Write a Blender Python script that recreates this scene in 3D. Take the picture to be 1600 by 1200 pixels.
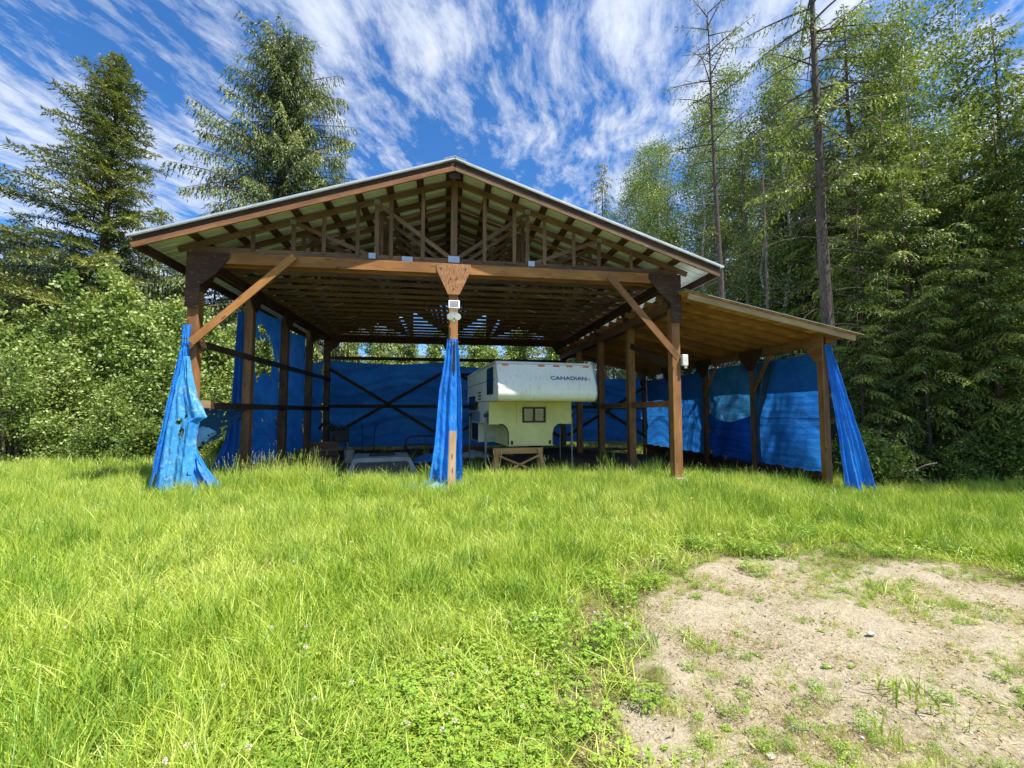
import bpy, math, random
import numpy as np
from mathutils import Vector, Matrix

for o in list(bpy.data.objects): bpy.data.objects.remove(o)
S = bpy.context.scene
C = S.collection
R = math.radians
PSI = R(8.5); FPX = 685.0; CAMH = 1.6

# ------------------------------------------------------------------ camera, sky, sun, exposure
cam_d = bpy.data.cameras.new('camera'); cam = bpy.data.objects.new('camera', cam_d); C.objects.link(cam)
cam.location = (0, 0, CAMH); cam.rotation_euler = (R(90 + 3.6), 0, -PSI)
cam_d.sensor_width = 36; cam_d.lens = FPX / 1600 * 36; cam_d.clip_start = .05; cam_d.clip_end = 3000
S.camera = cam
SUN_EL = R(60); SUN_AZ = R(52)          # azimuth measured from straight behind the camera (-y) towards +x
sdir = Vector((math.sin(SUN_AZ) * math.cos(SUN_EL), -math.cos(SUN_AZ) * math.cos(SUN_EL), math.sin(SUN_EL)))
sl = bpy.data.lights.new('sun', 'SUN'); sl.energy = 5.0; sl.angle = R(.55); sl.color = (1, .955, .88)
so = bpy.data.objects.new('sun', sl); C.objects.link(so); so.rotation_euler = sdir.to_track_quat('Z', 'Y').to_euler()
so.location = (20, -20, 40)
S.view_settings.view_transform = 'Standard'; S.view_settings.look = 'None'
S.view_settings.exposure = .9; S.view_settings.gamma = 1; S.view_settings.use_curve_mapping = False

class NT:
    def __init__(s, tree): s.t = tree; s.n = tree.nodes; s.l = tree.links
    def new(s, typ, **kw):
        n = s.n.new(typ)
        for k, v in kw.items():
            if k == 'ins':
                for a, b in v.items():
                    if isinstance(b, bpy.types.NodeSocket): s.l.new(b, n.inputs[a])
                    else: n.inputs[a].default_value = b
            else: setattr(n, k, v)
        return n
    def math(s, op, a, b=0.0, c=None, clamp=False):
        n = s.n.new('ShaderNodeMath'); n.operation = op; n.use_clamp = clamp
        for i, v in enumerate([a, b] + ([c] if c is not None else [])):
            if isinstance(v, bpy.types.NodeSocket): s.l.new(v, n.inputs[i])
            else: n.inputs[i].default_value = v
        return n.outputs[0]
    def vmath(s, op, a, b=(0, 0, 0)):
        n = s.n.new('ShaderNodeVectorMath'); n.operation = op
        for i, v in enumerate([a, b]):
            if isinstance(v, bpy.types.NodeSocket): s.l.new(v, n.inputs[i])
            else: n.inputs[i].default_value = v
        return n.outputs[0]
    def noise(s, vec, scale, detail=4, rough=.55, dist=0, out='Fac'):
        n = s.new('ShaderNodeTexNoise', ins={'Vector': vec, 'Scale': scale, 'Detail': detail, 'Roughness': rough, 'Distortion': dist})
        return n.outputs[out]
    def mapping(s, vec, scale=(1, 1, 1), rot=(0, 0, 0), loc=(0, 0, 0)):
        return s.new('ShaderNodeMapping', ins={'Vector': vec, 'Scale': scale, 'Rotation': rot, 'Location': loc}).outputs[0]
    def ramp(s, fac, stops, interp='LINEAR'):
        n = s.n.new('ShaderNodeValToRGB'); s.l.new(fac, n.inputs[0]); cr = n.color_ramp; cr.interpolation = interp
        while len(cr.elements) < len(stops): cr.elements.new(.5)
        for e, (p, c) in zip(cr.elements, stops):
            e.position = p; e.color = (c, c, c, 1) if isinstance(c, (int, float)) else (*c, 1)
        return n.outputs[0]
    def mix(s, fac, a, b, blend='MIX'):
        n = s.n.new('ShaderNodeMix'); n.data_type = 'RGBA'; n.blend_type = blend
        for i, v in ((0, fac), (6, a), (7, b)):
            if isinstance(v, bpy.types.NodeSocket): s.l.new(v, n.inputs[i])
            elif i == 0: n.inputs[0].default_value = v
            else: n.inputs[i].default_value = (*v, 1)
        return n.outputs[2]

w = bpy.data.worlds.new('World'); S.world = w; w.use_nodes = True
N = NT(w.node_tree); N.n.clear()
sky = N.new('ShaderNodeTexSky', sky_type='NISHITA', sun_disc=False, sun_elevation=SUN_EL, sun_rotation=math.pi - SUN_AZ,
            altitude=600, air_density=1.15, dust_density=.25, ozone_density=2.2)
tc = N.new('ShaderNodeTexCoord').outputs['Generated']
sep = N.new('ShaderNodeSeparateXYZ', ins={0: tc})
zz = N.math('ADD', N.math('MAXIMUM', sep.outputs[2], .0), .10)
pl = N.new('ShaderNodeCombineXYZ', ins={0: N.math('DIVIDE', sep.outputs[0], zz), 1: N.math('DIVIDE', sep.outputs[1], zz), 2: 0.0}).outputs[0]
rot = N.mapping(pl, rot=(0, 0, R(22)))            # local y runs along the streaks
warp = N.vmath('SCALE', N.vmath('SUBTRACT', N.noise(rot, .9, 3, out='Color'), (.5, .5, .5)))
warp.node.inputs[3].default_value = .38
rw = N.vmath('ADD', rot, warp)
c1 = N.noise(N.mapping(rw, scale=(1.9, .75, 1)), 1.25, 9, .66)
c2 = N.noise(N.mapping(rw, scale=(4.2, 1.9, 1), loc=(3, 1, 0)), 2.3, 8, .68)
c3 = N.noise(N.mapping(rot, scale=(1, 1, 1), loc=(12.2, -3.1, 0)), .42, 3, .5)
cov = N.math('ADD', N.math('ADD', N.math('MULTIPLY', c1, .42), N.math('MULTIPLY', c2, .42)), N.math('MULTIPLY', c3, .42))
cl = N.ramp(cov, [(.585, 0), (.625, .27), (.675, .66), (.75, .97)])
cl = N.math('MULTIPLY', cl, N.ramp(sep.outputs[2], [(.0, .25), (.12, .75), (.3, 1)]))
skc = N.mix(1.0, sky.outputs[0], (.52, 1.10, 1.70), 'MULTIPLY')
cc = N.mix(N.noise(rot, 2.0, 4), (7.0, 7.8, 9.3), (8.9, 9.3, 10.0))
col = N.mix(cl, skc, cc)
bg = N.new('ShaderNodeBackground', ins={'Color': col, 'Strength': .062})
N.l.new(bg.outputs[0], N.new('ShaderNodeOutputWorld').inputs[0])

# ------------------------------------------------------------------ helpers
rng = np.random.default_rng(11)
def W(px, z):
    xc = (px - 800) / FPX * z
    return (xc * math.cos(PSI) + z * math.sin(PSI), -xc * math.sin(PSI) + z * math.cos(PSI))
def smooth(a): a = np.clip(a, 0, 1); return a * a * (3 - 2 * a)
def gz(x, y):
    x = np.asarray(x, float); y = np.asarray(y, float)
    z = -.34 * smooth((x - 5.2) / 3.2) * smooth((y - 3) / 5)
    z = z + .03 * np.sin(x * .9 + 1.3) * np.cos(y * .7) * smooth((y - 1) / 4) + .012 * np.sin(x * 2.7 + y * 1.9) + .008 * np.sin(x * 5.1 - y * 4.3)
    r = np.sqrt(x * x + y * y)
    z = z + 4.0 * smooth((r - 60) / 250)
    return z
def tag(o, label=None, cat=None, group=None, kind=None):
    if label: o['label'] = label
    if cat: o['category'] = cat
    if group: o['group'] = group
    if kind: o['kind'] = kind
    return o
def empty(name, loc=(0, 0, 0), rz=0):
    o = bpy.data.objects.new(name, None); C.objects.link(o); o.location = loc; o.rotation_euler = (0, 0, rz); o.empty_display_size = .3
    return o
def link(name, me, mat=None, parent=None, M=None):
    o = bpy.data.objects.new(name, me); C.objects.link(o)
    if mat and not me.materials: me.materials.append(mat)
    if parent: o.parent = parent
    if M is not None: o.matrix_local = M
    return o
def mesh_np(name, V, F, smooth_=False, tint=None):
    V = np.asarray(V, np.float32); F = np.asarray(F, np.int32)
    me = bpy.data.meshes.new(name); me.vertices.add(len(V)); me.vertices.foreach_set('co', V.ravel())
    k = F.shape[1]; me.loops.add(F.size); me.loops.foreach_set('vertex_index', F.ravel())
    me.polygons.add(len(F)); me.polygons.foreach_set('loop_start', np.arange(0, F.size, k, dtype=np.int32))
    me.polygons.foreach_set('loop_total', np.full(len(F), k, np.int32))
    if smooth_: me.polygons.foreach_set('use_smooth', np.ones(len(F), bool))
    me.update(calc_edges=True)
    if tint is not None:
        a = me.attributes.new('tint', 'FLOAT', 'FACE'); a.data.foreach_set('value', np.asarray(tint, np.float32))
    return me
class MB:
    """collects shapes for ONE mesh"""
    def __init__(s): s.v = []; s.f = []
    def add(s, vs, fs):
        b = len(s.v); s.v += [tuple(v) for v in vs]; s.f += [tuple(i + b for i in f) for f in fs]; return s
    def box(s, x0, y0, z0, x1, y1, z1):
        return s.add([(x0, y0, z0), (x1, y0, z0), (x1, y1, z0), (x0, y1, z0), (x0, y0, z1), (x1, y0, z1), (x1, y1, z1), (x0, y1, z1)],
                     [(0, 3, 2, 1), (4, 5, 6, 7), (0, 1, 5, 4), (1, 2, 6, 5), (2, 3, 7, 6), (3, 0, 4, 7)])
    def prism(s, poly, a0, a1, axis='x'):
        n = len(poly)
        def P(p, a): return (a, p[0], p[1]) if axis == 'x' else ((p[0], a, p[1]) if axis == 'y' else (p[0], p[1], a))
        s.add([P(p, a0) for p in poly] + [P(p, a1) for p in poly],
              [tuple(range(n)), tuple(range(2 * n - 1, n - 1, -1))] + [(i, i + n, (i + 1) % n + n, (i + 1) % n) for i in range(n)])
        return s
    def tube(s, pts, r, n=6, caps=True):
        pts = [Vector(p) for p in pts]
        if not isinstance(r, (list, tuple)): r = [r] * len(pts)
        vs = []; fs = []
        for i, p in enumerate(pts):
            d = (pts[min(i + 1, len(pts) - 1)] - pts[max(i - 1, 0)]).normalized()
            u = d.orthogonal().normalized() if i == 0 else (u - d * u.dot(d)).normalized()
            v = d.cross(u)
            for k in range(n):
                a = 2 * math.pi * k / n; vs.append(p + (u * math.cos(a) + v * math.sin(a)) * r[i])
        for i in range(len(pts) - 1):
            for k in range(n):
                fs.append((i * n + k, i * n + (k + 1) % n, (i + 1) * n + (k + 1) % n, (i + 1) * n + k))
        if caps: fs += [tuple(range(n - 1, -1, -1)), tuple(range(len(vs) - n, len(vs)))]
        return s.add(vs, fs)
    def mesh(s, name, sm=False):
        me = bpy.data.meshes.new(name); me.from_pydata(s.v, [], s.f); me.validate()
        if sm: me.polygons.foreach_set('use_smooth', [True] * len(me.polygons))
        me.update()
        import bmesh
        bm = bmesh.new(); bm.from_mesh(me); bmesh.ops.recalc_face_normals(bm, faces=bm.faces); bm.to_mesh(me); bm.free()
        return me
    def build(s, name, mat, parent=None, M=None, sm=False, bevel=0):
        me = s.mesh(name, sm)
        if bevel:
            import bmesh
            bm = bmesh.new(); bm.from_mesh(me)
            bmesh.ops.bevel(bm, geom=[e for e in bm.edges if e.calc_length() > bevel * 3], offset=bevel, segments=2, affect='EDGES', profile=.6)
            bm.to_mesh(me); bm.free()
        return link(name, me, mat, parent, M)
_lc = {}
def lumber(name, p0, p1, wd, ht, mat, parent, up=(0, 0, 1)):
    """a board from p0 to p1 (centre line), own local X along its length; meshes of equal size are shared"""
    p0 = Vector(p0); p1 = Vector(p1); d = p1 - p0; L = d.length; d.normalize(); u = Vector(up)
    if abs(d.dot(u)) > .98: u = Vector((0, 1, 0))
    s_ = u.cross(d).normalized(); u = d.cross(s_)
    key = (round(L, 2), round(wd, 3), round(ht, 3), mat.name)
    if key not in _lc:
        m = MB(); b = min(.006, wd * .1, ht * .1); a = wd / 2; h = ht / 2; l = L / 2
        ring = [(-a + b, -h), (a - b, -h), (a, -h + b), (a, h - b), (a - b, h), (-a + b, h), (-a, h - b), (-a, -h + b)]
        m.prism(ring, -l, l, 'x'); me = m.mesh('board'); me.materials.append(mat); _lc[key] = me
    M = Matrix.Translation((p0 + p1) / 2) @ Matrix((d, s_, u)).transposed().to_4x4()
    return link(name, _lc[key], None, parent, M)
def copy_tree(o, parent=None):
    c = o.copy(); C.objects.link(c); c.parent = parent
    for ch in list(o.children): copy_tree(ch, c)
    return c

# ------------------------------------------------------------------ materials
def new_mat(name):
    m = bpy.data.materials.new(name); m.use_nodes = True; T = NT(m.node_tree); T.n.clear(); return m, T
def finish(T, shader, disp=None):
    T.l.new(shader, T.new('ShaderNodeOutputMaterial').inputs[0])
def bump(T, h, strength=.3, dist=.01):
    return T.new('ShaderNodeBump', ins={'Height': h, 'Strength': strength, 'Distance': dist}).outputs[0]
def plain(name, c1, c2=None, rough=.6, scale=4, metal=0, bmp=.0, spec=.5, coat=0):
    m, T = new_mat(name); tc = T.new('ShaderNodeTexCoord').outputs['Object']
    n = T.noise(tc, scale, 6, .6); c2 = c2 or tuple(v * .75 for v in c1)
    col = T.mix(T.ramp(n, [(.35, 0), (.65, 1)]), c1, c2)
    p = T.new('ShaderNodeBsdfPrincipled', ins={'Base Color': col, 'Roughness': rough, 'Metallic': metal, 'Specular IOR Level': spec, 'Coat Weight': coat})
    if bmp: T.l.new(bump(T, T.noise(tc, scale * 8, 5), bmp, .01), p.inputs['Normal'])
    finish(T, p.outputs[0]); return m
def wood(name, light, dark, rough=.72, knots=True):
    m, T = new_mat(name); tc = T.new('ShaderNodeTexCoord').outputs['Object']
    rnd = T.new('ShaderNodeObjectInfo').outputs['Random']
    off = T.new('ShaderNodeCombineXYZ', ins={0: T.math('MULTIPLY', rnd, 37.0), 1: T.math('MULTIPLY', rnd, 11.0), 2: T.math('MULTIPLY', rnd, 5.0)}).outputs[0]
    v = T.vmath('ADD', tc, off)
    g = T.noise(T.mapping(v, scale=(1.2, 22, 22)), 2.4, 6, .6, .6)
    big = T.noise(T.mapping(v, scale=(.8, 3, 3)), 1.3, 3)
    col = T.mix(T.ramp(g, [(.3, 0), (.68, 1)]), dark, light)
    col = T.mix(T.ramp(big, [(.35, .0), (.7, .7)]), col, tuple(x * .42 for x in dark))
    w2 = T.noise(T.mapping(v, scale=(2.5, 8, 8)), 2.2, 6, .7)
    col = T.mix(T.ramp(w2, [(.56, 0), (.72, .35)]), col, (.30, .26, .21))
    if knots:
        vo = T.new('ShaderNodeTexVoronoi', ins={'Vector': T.mapping(v, scale=(1.7, 7, 7)), 'Scale': 1.0}).outputs['Distance']
        col = T.mix(T.ramp(vo, [(.07, .85), (.14, 0)]), col, tuple(x * .25 for x in dark))
    hs = T.new('ShaderNodeHueSaturation', ins={'Color': col, 'Value': T.math('ADD', T.math('MULTIPLY', rnd, .42), .8)}).outputs[0]
    p = T.new('ShaderNodeBsdfPrincipled', ins={'Base Color': hs, 'Roughness': rough, 'Specular IOR Level': .3, 'Normal': bump(T, g, .35, .004)})
    finish(T, p.outputs[0]); return m
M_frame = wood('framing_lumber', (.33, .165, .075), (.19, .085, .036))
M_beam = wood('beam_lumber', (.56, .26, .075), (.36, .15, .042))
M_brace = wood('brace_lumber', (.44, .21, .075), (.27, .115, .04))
M_dark = wood('dark_lumber', (.105, .05, .028), (.05, .023, .014))  # deeper brown wood for inner, rear and wall members
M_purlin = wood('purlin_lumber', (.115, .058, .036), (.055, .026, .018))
M_fascia = wood('fascia_lumber', (.31, .145, .062), (.19, .082, .036))
M_pale = wood('pale_lumber', (.52, .36, .20), (.38, .24, .12))
M_chord = wood('chord_lumber', (.25, .15, .08), (.14, .078, .042))
M_sheath = wood('sheathing_lumber', (.72, .40, .17), (.52, .27, .10))
def osb():
    m, T = new_mat('strand_board'); tc = T.new('ShaderNodeTexCoord').outputs['Object']
    n = T.noise(T.mapping(tc, scale=(28, 6, 4)), 3, 5, .6, 1.0)
    col = T.mix(T.ramp(n, [(.35, 0), (.62, 1)]), (.10, .035, .018), (.50, .235, .085))
    p = T.new('ShaderNodeBsdfPrincipled', ins={'Base Color': col, 'Roughness': .75, 'Normal': bump(T, n, .5, .01)}); finish(T, p.outputs[0]); return m
M_osb = osb()
M_ply = wood('dark_plywood', (.12, .055, .032), (.05, .024, .015), knots=False)  # deep brown board for the corner and inner gussets
def roofmetal(name, base, rough, metal):
    m, T = new_mat(name); tc = T.new('ShaderNodeTexCoord').outputs['Object']
    n = T.noise(T.mapping(tc, scale=(1, 2, 1)), 2.2, 5, .6)
    n2 = T.noise(T.mapping(tc, scale=(.7, 9, 1)), 2, 4)
    col = T.mix(T.ramp(n, [(.3, 0), (.75, 1)]), base, tuple(v * .72 for v in base))
    col = T.mix(T.ramp(n2, [(.58, 0), (.74, .5)]), col, (.42, .27, .12))
    p = T.new('ShaderNodeBsdfPrincipled', ins={'Base Color': col, 'Roughness': rough, 'Metallic': metal}); finish(T, p.outputs[0]); return m
M_roof = roofmetal('galvanised_roofing', (.74, .80, .78), .45, .1)
M_trim = plain('pale_metal_trim', (.62, .66, .66), rough=.4, metal=.3)
M_plate = plain('nail_plate_steel', (.50, .54, .58), rough=.35, metal=.7)
M_plate2 = plain('dull_nail_plate', (.16, .15, .14), rough=.6, metal=.5)
def tarp(name, c, c2, faded, trans=.42, amt=.35, creases=(1.2, 1.2, 13)):
    m, T = new_mat(name); tc = T.new('ShaderNodeTexCoord').outputs['Object']
    n = T.noise(tc, 1.1, 5, .6); fine = T.noise(T.mapping(tc, scale=creases), 1.3, 5, .6, .5)
    cr = T.noise(tc, 5.5, 7, .62, 1.3)
    weave = T.noise(T.mapping(tc, scale=(60, 60, 4)), 4, 2)
    col = T.mix(T.ramp(n, [(.4, 0), (.66, 1)]), c, c2)
    col = T.mix(T.math('MULTIPLY', T.ramp(cr, [(.55, 0), (.7, 1)]), amt), col, faded)
    col = T.mix(T.math('MULTIPLY', T.ramp(weave, [(.45, 0), (.75, 1)]), .18), col, faded)
    b = bump(T, T.math('ADD', T.math('MULTIPLY', fine, .8), cr), .55, .035)
    p = T.new('ShaderNodeBsdfPrincipled', ins={'Base Color': col, 'Roughness': .42, 'Normal': b, 'Specular IOR Level': .4})
    tr = T.new('ShaderNodeBsdfTranslucent', ins={'Color': col, 'Normal': b})
    x = T.new('ShaderNodeMixShader', ins={0: trans, 1: p.outputs[0], 2: tr.outputs[0]})
    finish(T, x.outputs[0]); return m
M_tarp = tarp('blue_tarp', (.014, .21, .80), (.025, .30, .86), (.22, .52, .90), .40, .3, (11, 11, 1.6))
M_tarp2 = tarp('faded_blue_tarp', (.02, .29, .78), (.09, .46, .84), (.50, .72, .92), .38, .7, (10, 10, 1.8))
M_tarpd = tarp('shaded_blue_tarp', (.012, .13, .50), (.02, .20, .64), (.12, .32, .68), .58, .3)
M_tarpl = tarp('pale_worn_tarp', (.04, .27, .60), (.02, .12, .30), (.22, .46, .70), .5, .6)
M_tarpk = tarp('dark_mesh_tarp', (.02, .07, .16), (.03, .11, .22), (.06, .16, .28), .3, .3)

def leafmat(name, stops, trans=.34, rough=.5, spec=.35):
    m, T = new_mat(name)
    at = T.new('ShaderNodeAttribute', attribute_name='tint').outputs['Fac']
    isl = T.new('ShaderNodeNewGeometry').outputs['Random Per Island']
    rnd = T.new('ShaderNodeObjectInfo').outputs['Random']
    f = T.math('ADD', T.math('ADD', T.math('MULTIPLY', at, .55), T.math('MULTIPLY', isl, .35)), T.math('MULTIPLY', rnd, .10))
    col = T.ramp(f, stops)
    p = T.new('ShaderNodeBsdfPrincipled', ins={'Base Color': col, 'Roughness': rough, 'Specular IOR Level': spec})
    tr = T.new('ShaderNodeBsdfTranslucent', ins={'Color': T.mix(1.0, col, (1.25, 1.25, .55), 'MULTIPLY')})
    x = T.new('ShaderNodeMixShader', ins={0: trans, 1: p.outputs[0], 2: tr.outputs[0]}); finish(T, x.outputs[0]); return m
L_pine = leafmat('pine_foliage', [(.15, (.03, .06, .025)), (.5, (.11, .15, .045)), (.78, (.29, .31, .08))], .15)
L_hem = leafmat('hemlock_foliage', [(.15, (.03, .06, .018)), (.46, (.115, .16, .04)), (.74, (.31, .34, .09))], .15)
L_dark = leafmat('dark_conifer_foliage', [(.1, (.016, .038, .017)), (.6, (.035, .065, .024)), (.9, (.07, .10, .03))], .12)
L_cedar = leafmat('cedar_foliage', [(.13, (.020, .046, .013)), (.42, (.105, .165, .034)), (.74, (.32, .38, .075))], .2)  # ramp spread wide: shaded bough bases and lit tips put into the colour
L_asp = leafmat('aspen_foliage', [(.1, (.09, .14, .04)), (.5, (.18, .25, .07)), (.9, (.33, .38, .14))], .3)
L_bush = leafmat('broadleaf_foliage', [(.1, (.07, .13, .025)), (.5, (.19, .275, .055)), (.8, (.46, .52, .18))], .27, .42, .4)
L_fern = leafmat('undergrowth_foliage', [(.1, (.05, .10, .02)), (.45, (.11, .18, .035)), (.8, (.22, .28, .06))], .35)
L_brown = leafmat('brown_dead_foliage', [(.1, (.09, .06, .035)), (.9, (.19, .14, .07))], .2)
def grassmat(name, stops, trans=.24):
    m, T = new_mat(name)
    at = T.new('ShaderNodeAttribute', attribute_name='tint').outputs['Fac']
    rnd = T.new('ShaderNodeObjectInfo').outputs['Random']
    geo = T.new('ShaderNodeNewGeometry').outputs['Position']
    big = T.noise(geo, .55, 3, .5)
    f = T.math('ADD', T.math('ADD', T.math('MULTIPLY', at, .5), T.math('MULTIPLY', rnd, .15)), T.math('SUBTRACT', T.math('MULTIPLY', big, .9), .2))
    col = T.ramp(f, stops)
    p = T.new('ShaderNodeBsdfPrincipled', ins={'Base Color': col, 'Roughness': .42, 'Specular IOR Level': .4})
    tr = T.new('ShaderNodeBsdfTranslucent', ins={'Color': T.mix(1.0, col, (1.2, 1.2, .5), 'MULTIPLY')})
    x = T.new('ShaderNodeMixShader', ins={0: trans, 1: p.outputs[0], 2: tr.outputs[0]}); finish(T, x.outputs[0]); return m
G_grass = grassmat('meadow_grass', [(.05, (.095, .18, .022)), (.30, (.245, .38, .03)), (.56, (.42, .53, .06)), (.9, (.62, .63, .20))])
G_green = grassmat('deep_green_grass', [(.05, (.05, .13, .02)), (.4, (.12, .25, .028)), (.7, (.22, .36, .04)), (.95, (.40, .48, .10))], .2)
G_clover = grassmat('clover_leaf', [(.1, (.12, .24, .03)), (.6, (.24, .38, .04)), (.9, (.38, .46, .07))])
G_straw = grassmat('dry_straw', [(.1, (.15, .10, .05)), (.5, (.32, .25, .12)), (.9, (.55, .46, .24))], .25)
G_flower = plain('clover_blossom', (.74, .70, .56), (.60, .50, .40), rough=.7, scale=40)
G_yellow = plain('yellow_petal', (.80, .55, .02), rough=.6)

def barkmat(name, a, b, sx=6, sz=1.4, birch=False):
    m, T = new_mat(name); tc = T.new('ShaderNodeTexCoord').outputs['Object']
    if birch:
        n = T.noise(T.mapping(tc, scale=(5, 5, 16)), 1.3, 4); col = T.mix(T.ramp(n, [(.56, 0), (.64, 1)]), a, b)
    else:
        n = T.noise(T.mapping(tc, scale=(sx, sx, sz)), 3, 6, .65, .8); col = T.mix(T.ramp(n, [(.35, 0), (.65, 1)]), b, a)
    p = T.new('ShaderNodeBsdfPrincipled', ins={'Base Color': col, 'Roughness': .85, 'Specular IOR Level': .2, 'Normal': bump(T, n, .8, .03)})
    finish(T, p.outputs[0]); return m
B_grey = barkmat('grey_bark', (.23, .19, .165), (.09, .072, .062))
B_brown = barkmat('brown_bark', (.15, .10, .07), (.055, .036, .025))
B_dark = barkmat('dark_grey_bark', (.13, .105, .09), (.05, .04, .034))
B_birch = barkmat('birch_bark', (.62, .58, .52), (.09, .075, .065), birch=True)
B_stem = barkmat('sapling_bark', (.13, .11, .07), (.05, .042, .03))

# ------------------------------------------------------------------ ground
DIRT = np.array([(1.5, 3.5), (1.9, 3.95), (2.7, 4.28), (4.16, 4.42), (4.95, 4.1), (5.3, 3.5), (5.4, 2.6), (5.5, 1.2), (4.5, -.4), (1.0, -.4), (.80, 1.5), (.98, 1.96), (1.12, 2.4), (1.3, 3.0)])
def poly_sd(x, y, P):
    x = np.asarray(x, float); y = np.asarray(y, float); d = np.full(x.shape, 1e9); ins = np.zeros(x.shape, bool)
    for i in range(len(P)):
        a = P[i]; b = P[(i + 1) % len(P)]; e = b - a
        t = np.clip(((x - a[0]) * e[0] + (y - a[1]) * e[1]) / (e @ e), 0, 1)
        d = np.minimum(d, np.hypot(x - a[0] - t * e[0], y - a[1] - t * e[1]))
        c = ((a[1] > y) != (b[1] > y)) & (x < (b[0] - a[0]) * (y - a[1]) / (b[1] - a[1] + 1e-12) + a[0]); ins ^= c
    return np.where(ins, d, -d)
def vnoise(x, y, s, seed=0):
    x = np.asarray(x) * s; y = np.asarray(y) * s; xi = np.floor(x).astype(np.int64); yi = np.floor(y).astype(np.int64); fx = smooth(x - xi); fy = smooth(y - yi)
    def h(a, b):
        n = (a * 374761393 + b * 668265263 + seed * 982451653) & 0x7fffffff; n = ((n ^ (n >> 13)) * 1274126177) & 0x7fffffff
        return ((n ^ (n >> 16)) & 0xffff) / 65535.
    return (h(xi, yi) * (1 - fx) + h(xi + 1, yi) * fx) * (1 - fy) + (h(xi, yi + 1) * (1 - fx) + h(xi + 1, yi + 1) * fx) * fy
def dirtness(x, y):
    d = poly_sd(x, y, DIRT) + (vnoise(x, y, 2.3, 1) - .5) * .55 + (vnoise(x, y, 7, 2) - .5) * .45
    return smooth(d / .7 + .35)
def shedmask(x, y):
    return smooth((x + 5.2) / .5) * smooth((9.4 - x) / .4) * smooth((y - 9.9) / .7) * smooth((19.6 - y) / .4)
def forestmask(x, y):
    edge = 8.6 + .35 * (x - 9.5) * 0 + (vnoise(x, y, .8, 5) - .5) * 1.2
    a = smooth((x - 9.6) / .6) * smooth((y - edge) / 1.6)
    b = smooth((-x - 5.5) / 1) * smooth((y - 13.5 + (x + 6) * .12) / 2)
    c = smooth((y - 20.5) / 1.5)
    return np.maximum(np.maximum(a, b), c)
def axis(lo, hi, a, b, st):
    core = list(np.arange(a, b + .001, st)); up = []; v = b; s = st
    while v < hi: s *= 1.18; v += s; up.append(min(v, hi))
    dn = []; v = a; s = st
    while v > lo: s *= 1.18; v -= s; dn.append(max(v, lo))
    return np.array(dn[::-1] + core + up)
ax = axis(-1500, 1500, -12, 14, .13); ay = axis(-1500, 1500, 0, 14, .13)
GX, GY = np.meshgrid(ax, ay); GZ = gz(GX, GY) + (vnoise(GX, GY, 3.1, 3) - .5) * .05 + (vnoise(GX, GY, 6.5, 4) - .5) * .025
nx, ny = len(ax), len(ay)
idx = np.arange(nx * ny).reshape(ny, nx)
F = np.stack([idx[:-1, :-1], idx[:-1, 1:], idx[1:, 1:], idx[1:, :-1]], -1).reshape(-1, 4)
me = mesh_np('ground', np.stack([GX, GY, GZ], -1).reshape(-1, 3), F, True)
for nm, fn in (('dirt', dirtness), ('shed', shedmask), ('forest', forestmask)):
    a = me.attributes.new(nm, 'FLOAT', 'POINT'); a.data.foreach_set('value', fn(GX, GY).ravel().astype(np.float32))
m, T = new_mat('ground_soil'); geo = T.new('ShaderNodeNewGeometry').outputs['Position']
def attr(n): return T.new('ShaderNodeAttribute', attribute_name=n).outputs['Fac']
n1 = T.noise(geo, 1.6, 6, .6); n2 = T.noise(geo, 34, 6, .7); n3 = T.noise(geo, 7, 6, .65)
peb = T.new('ShaderNodeTexVoronoi', ins={'Vector': geo, 'Scale': 60.0}).outputs['Distance']
sand = T.mix(T.ramp(n1, [(.3, 0), (.7, 1)]), (.315, .275, .19), (.24, .205, .14))
sand = T.mix(T.ramp(n2, [(.40, 0), (.62, 1)]), sand, (.41, .35, .245))
sand = T.mix(T.ramp(n3, [(.5, 0), (.72, .55)]), sand, (.20, .155, .095))
sand = T.mix(T.ramp(peb, [(.02, .6), (.16, 0)]), sand, (.25, .21, .18))
soil = T.mix(T.ramp(n3, [(.35, 0), (.65, 1)]), (.10, .105, .035), (.17, .15, .06))
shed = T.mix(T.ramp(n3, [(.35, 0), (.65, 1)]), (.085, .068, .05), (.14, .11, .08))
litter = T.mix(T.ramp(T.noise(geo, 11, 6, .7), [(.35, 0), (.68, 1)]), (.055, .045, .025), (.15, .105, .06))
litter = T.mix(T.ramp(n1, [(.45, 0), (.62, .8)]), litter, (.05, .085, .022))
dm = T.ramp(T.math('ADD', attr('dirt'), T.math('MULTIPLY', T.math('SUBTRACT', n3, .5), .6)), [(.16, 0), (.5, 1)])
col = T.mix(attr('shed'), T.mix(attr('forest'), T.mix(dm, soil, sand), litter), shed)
hb = T.math('ADD', T.math('MULTIPLY', n2, .6), T.math('ADD', n3, T.math('MULTIPLY', peb, -.3)))
p = T.new('ShaderNodeBsdfPrincipled', ins={'Base Color': col, 'Roughness': .95, 'Specular IOR Level': .15, 'Normal': bump(T, hb, .7, .03)})
finish(T, p.outputs[0])
g = link('ground', me, m); tag(g, kind='structure')
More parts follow.
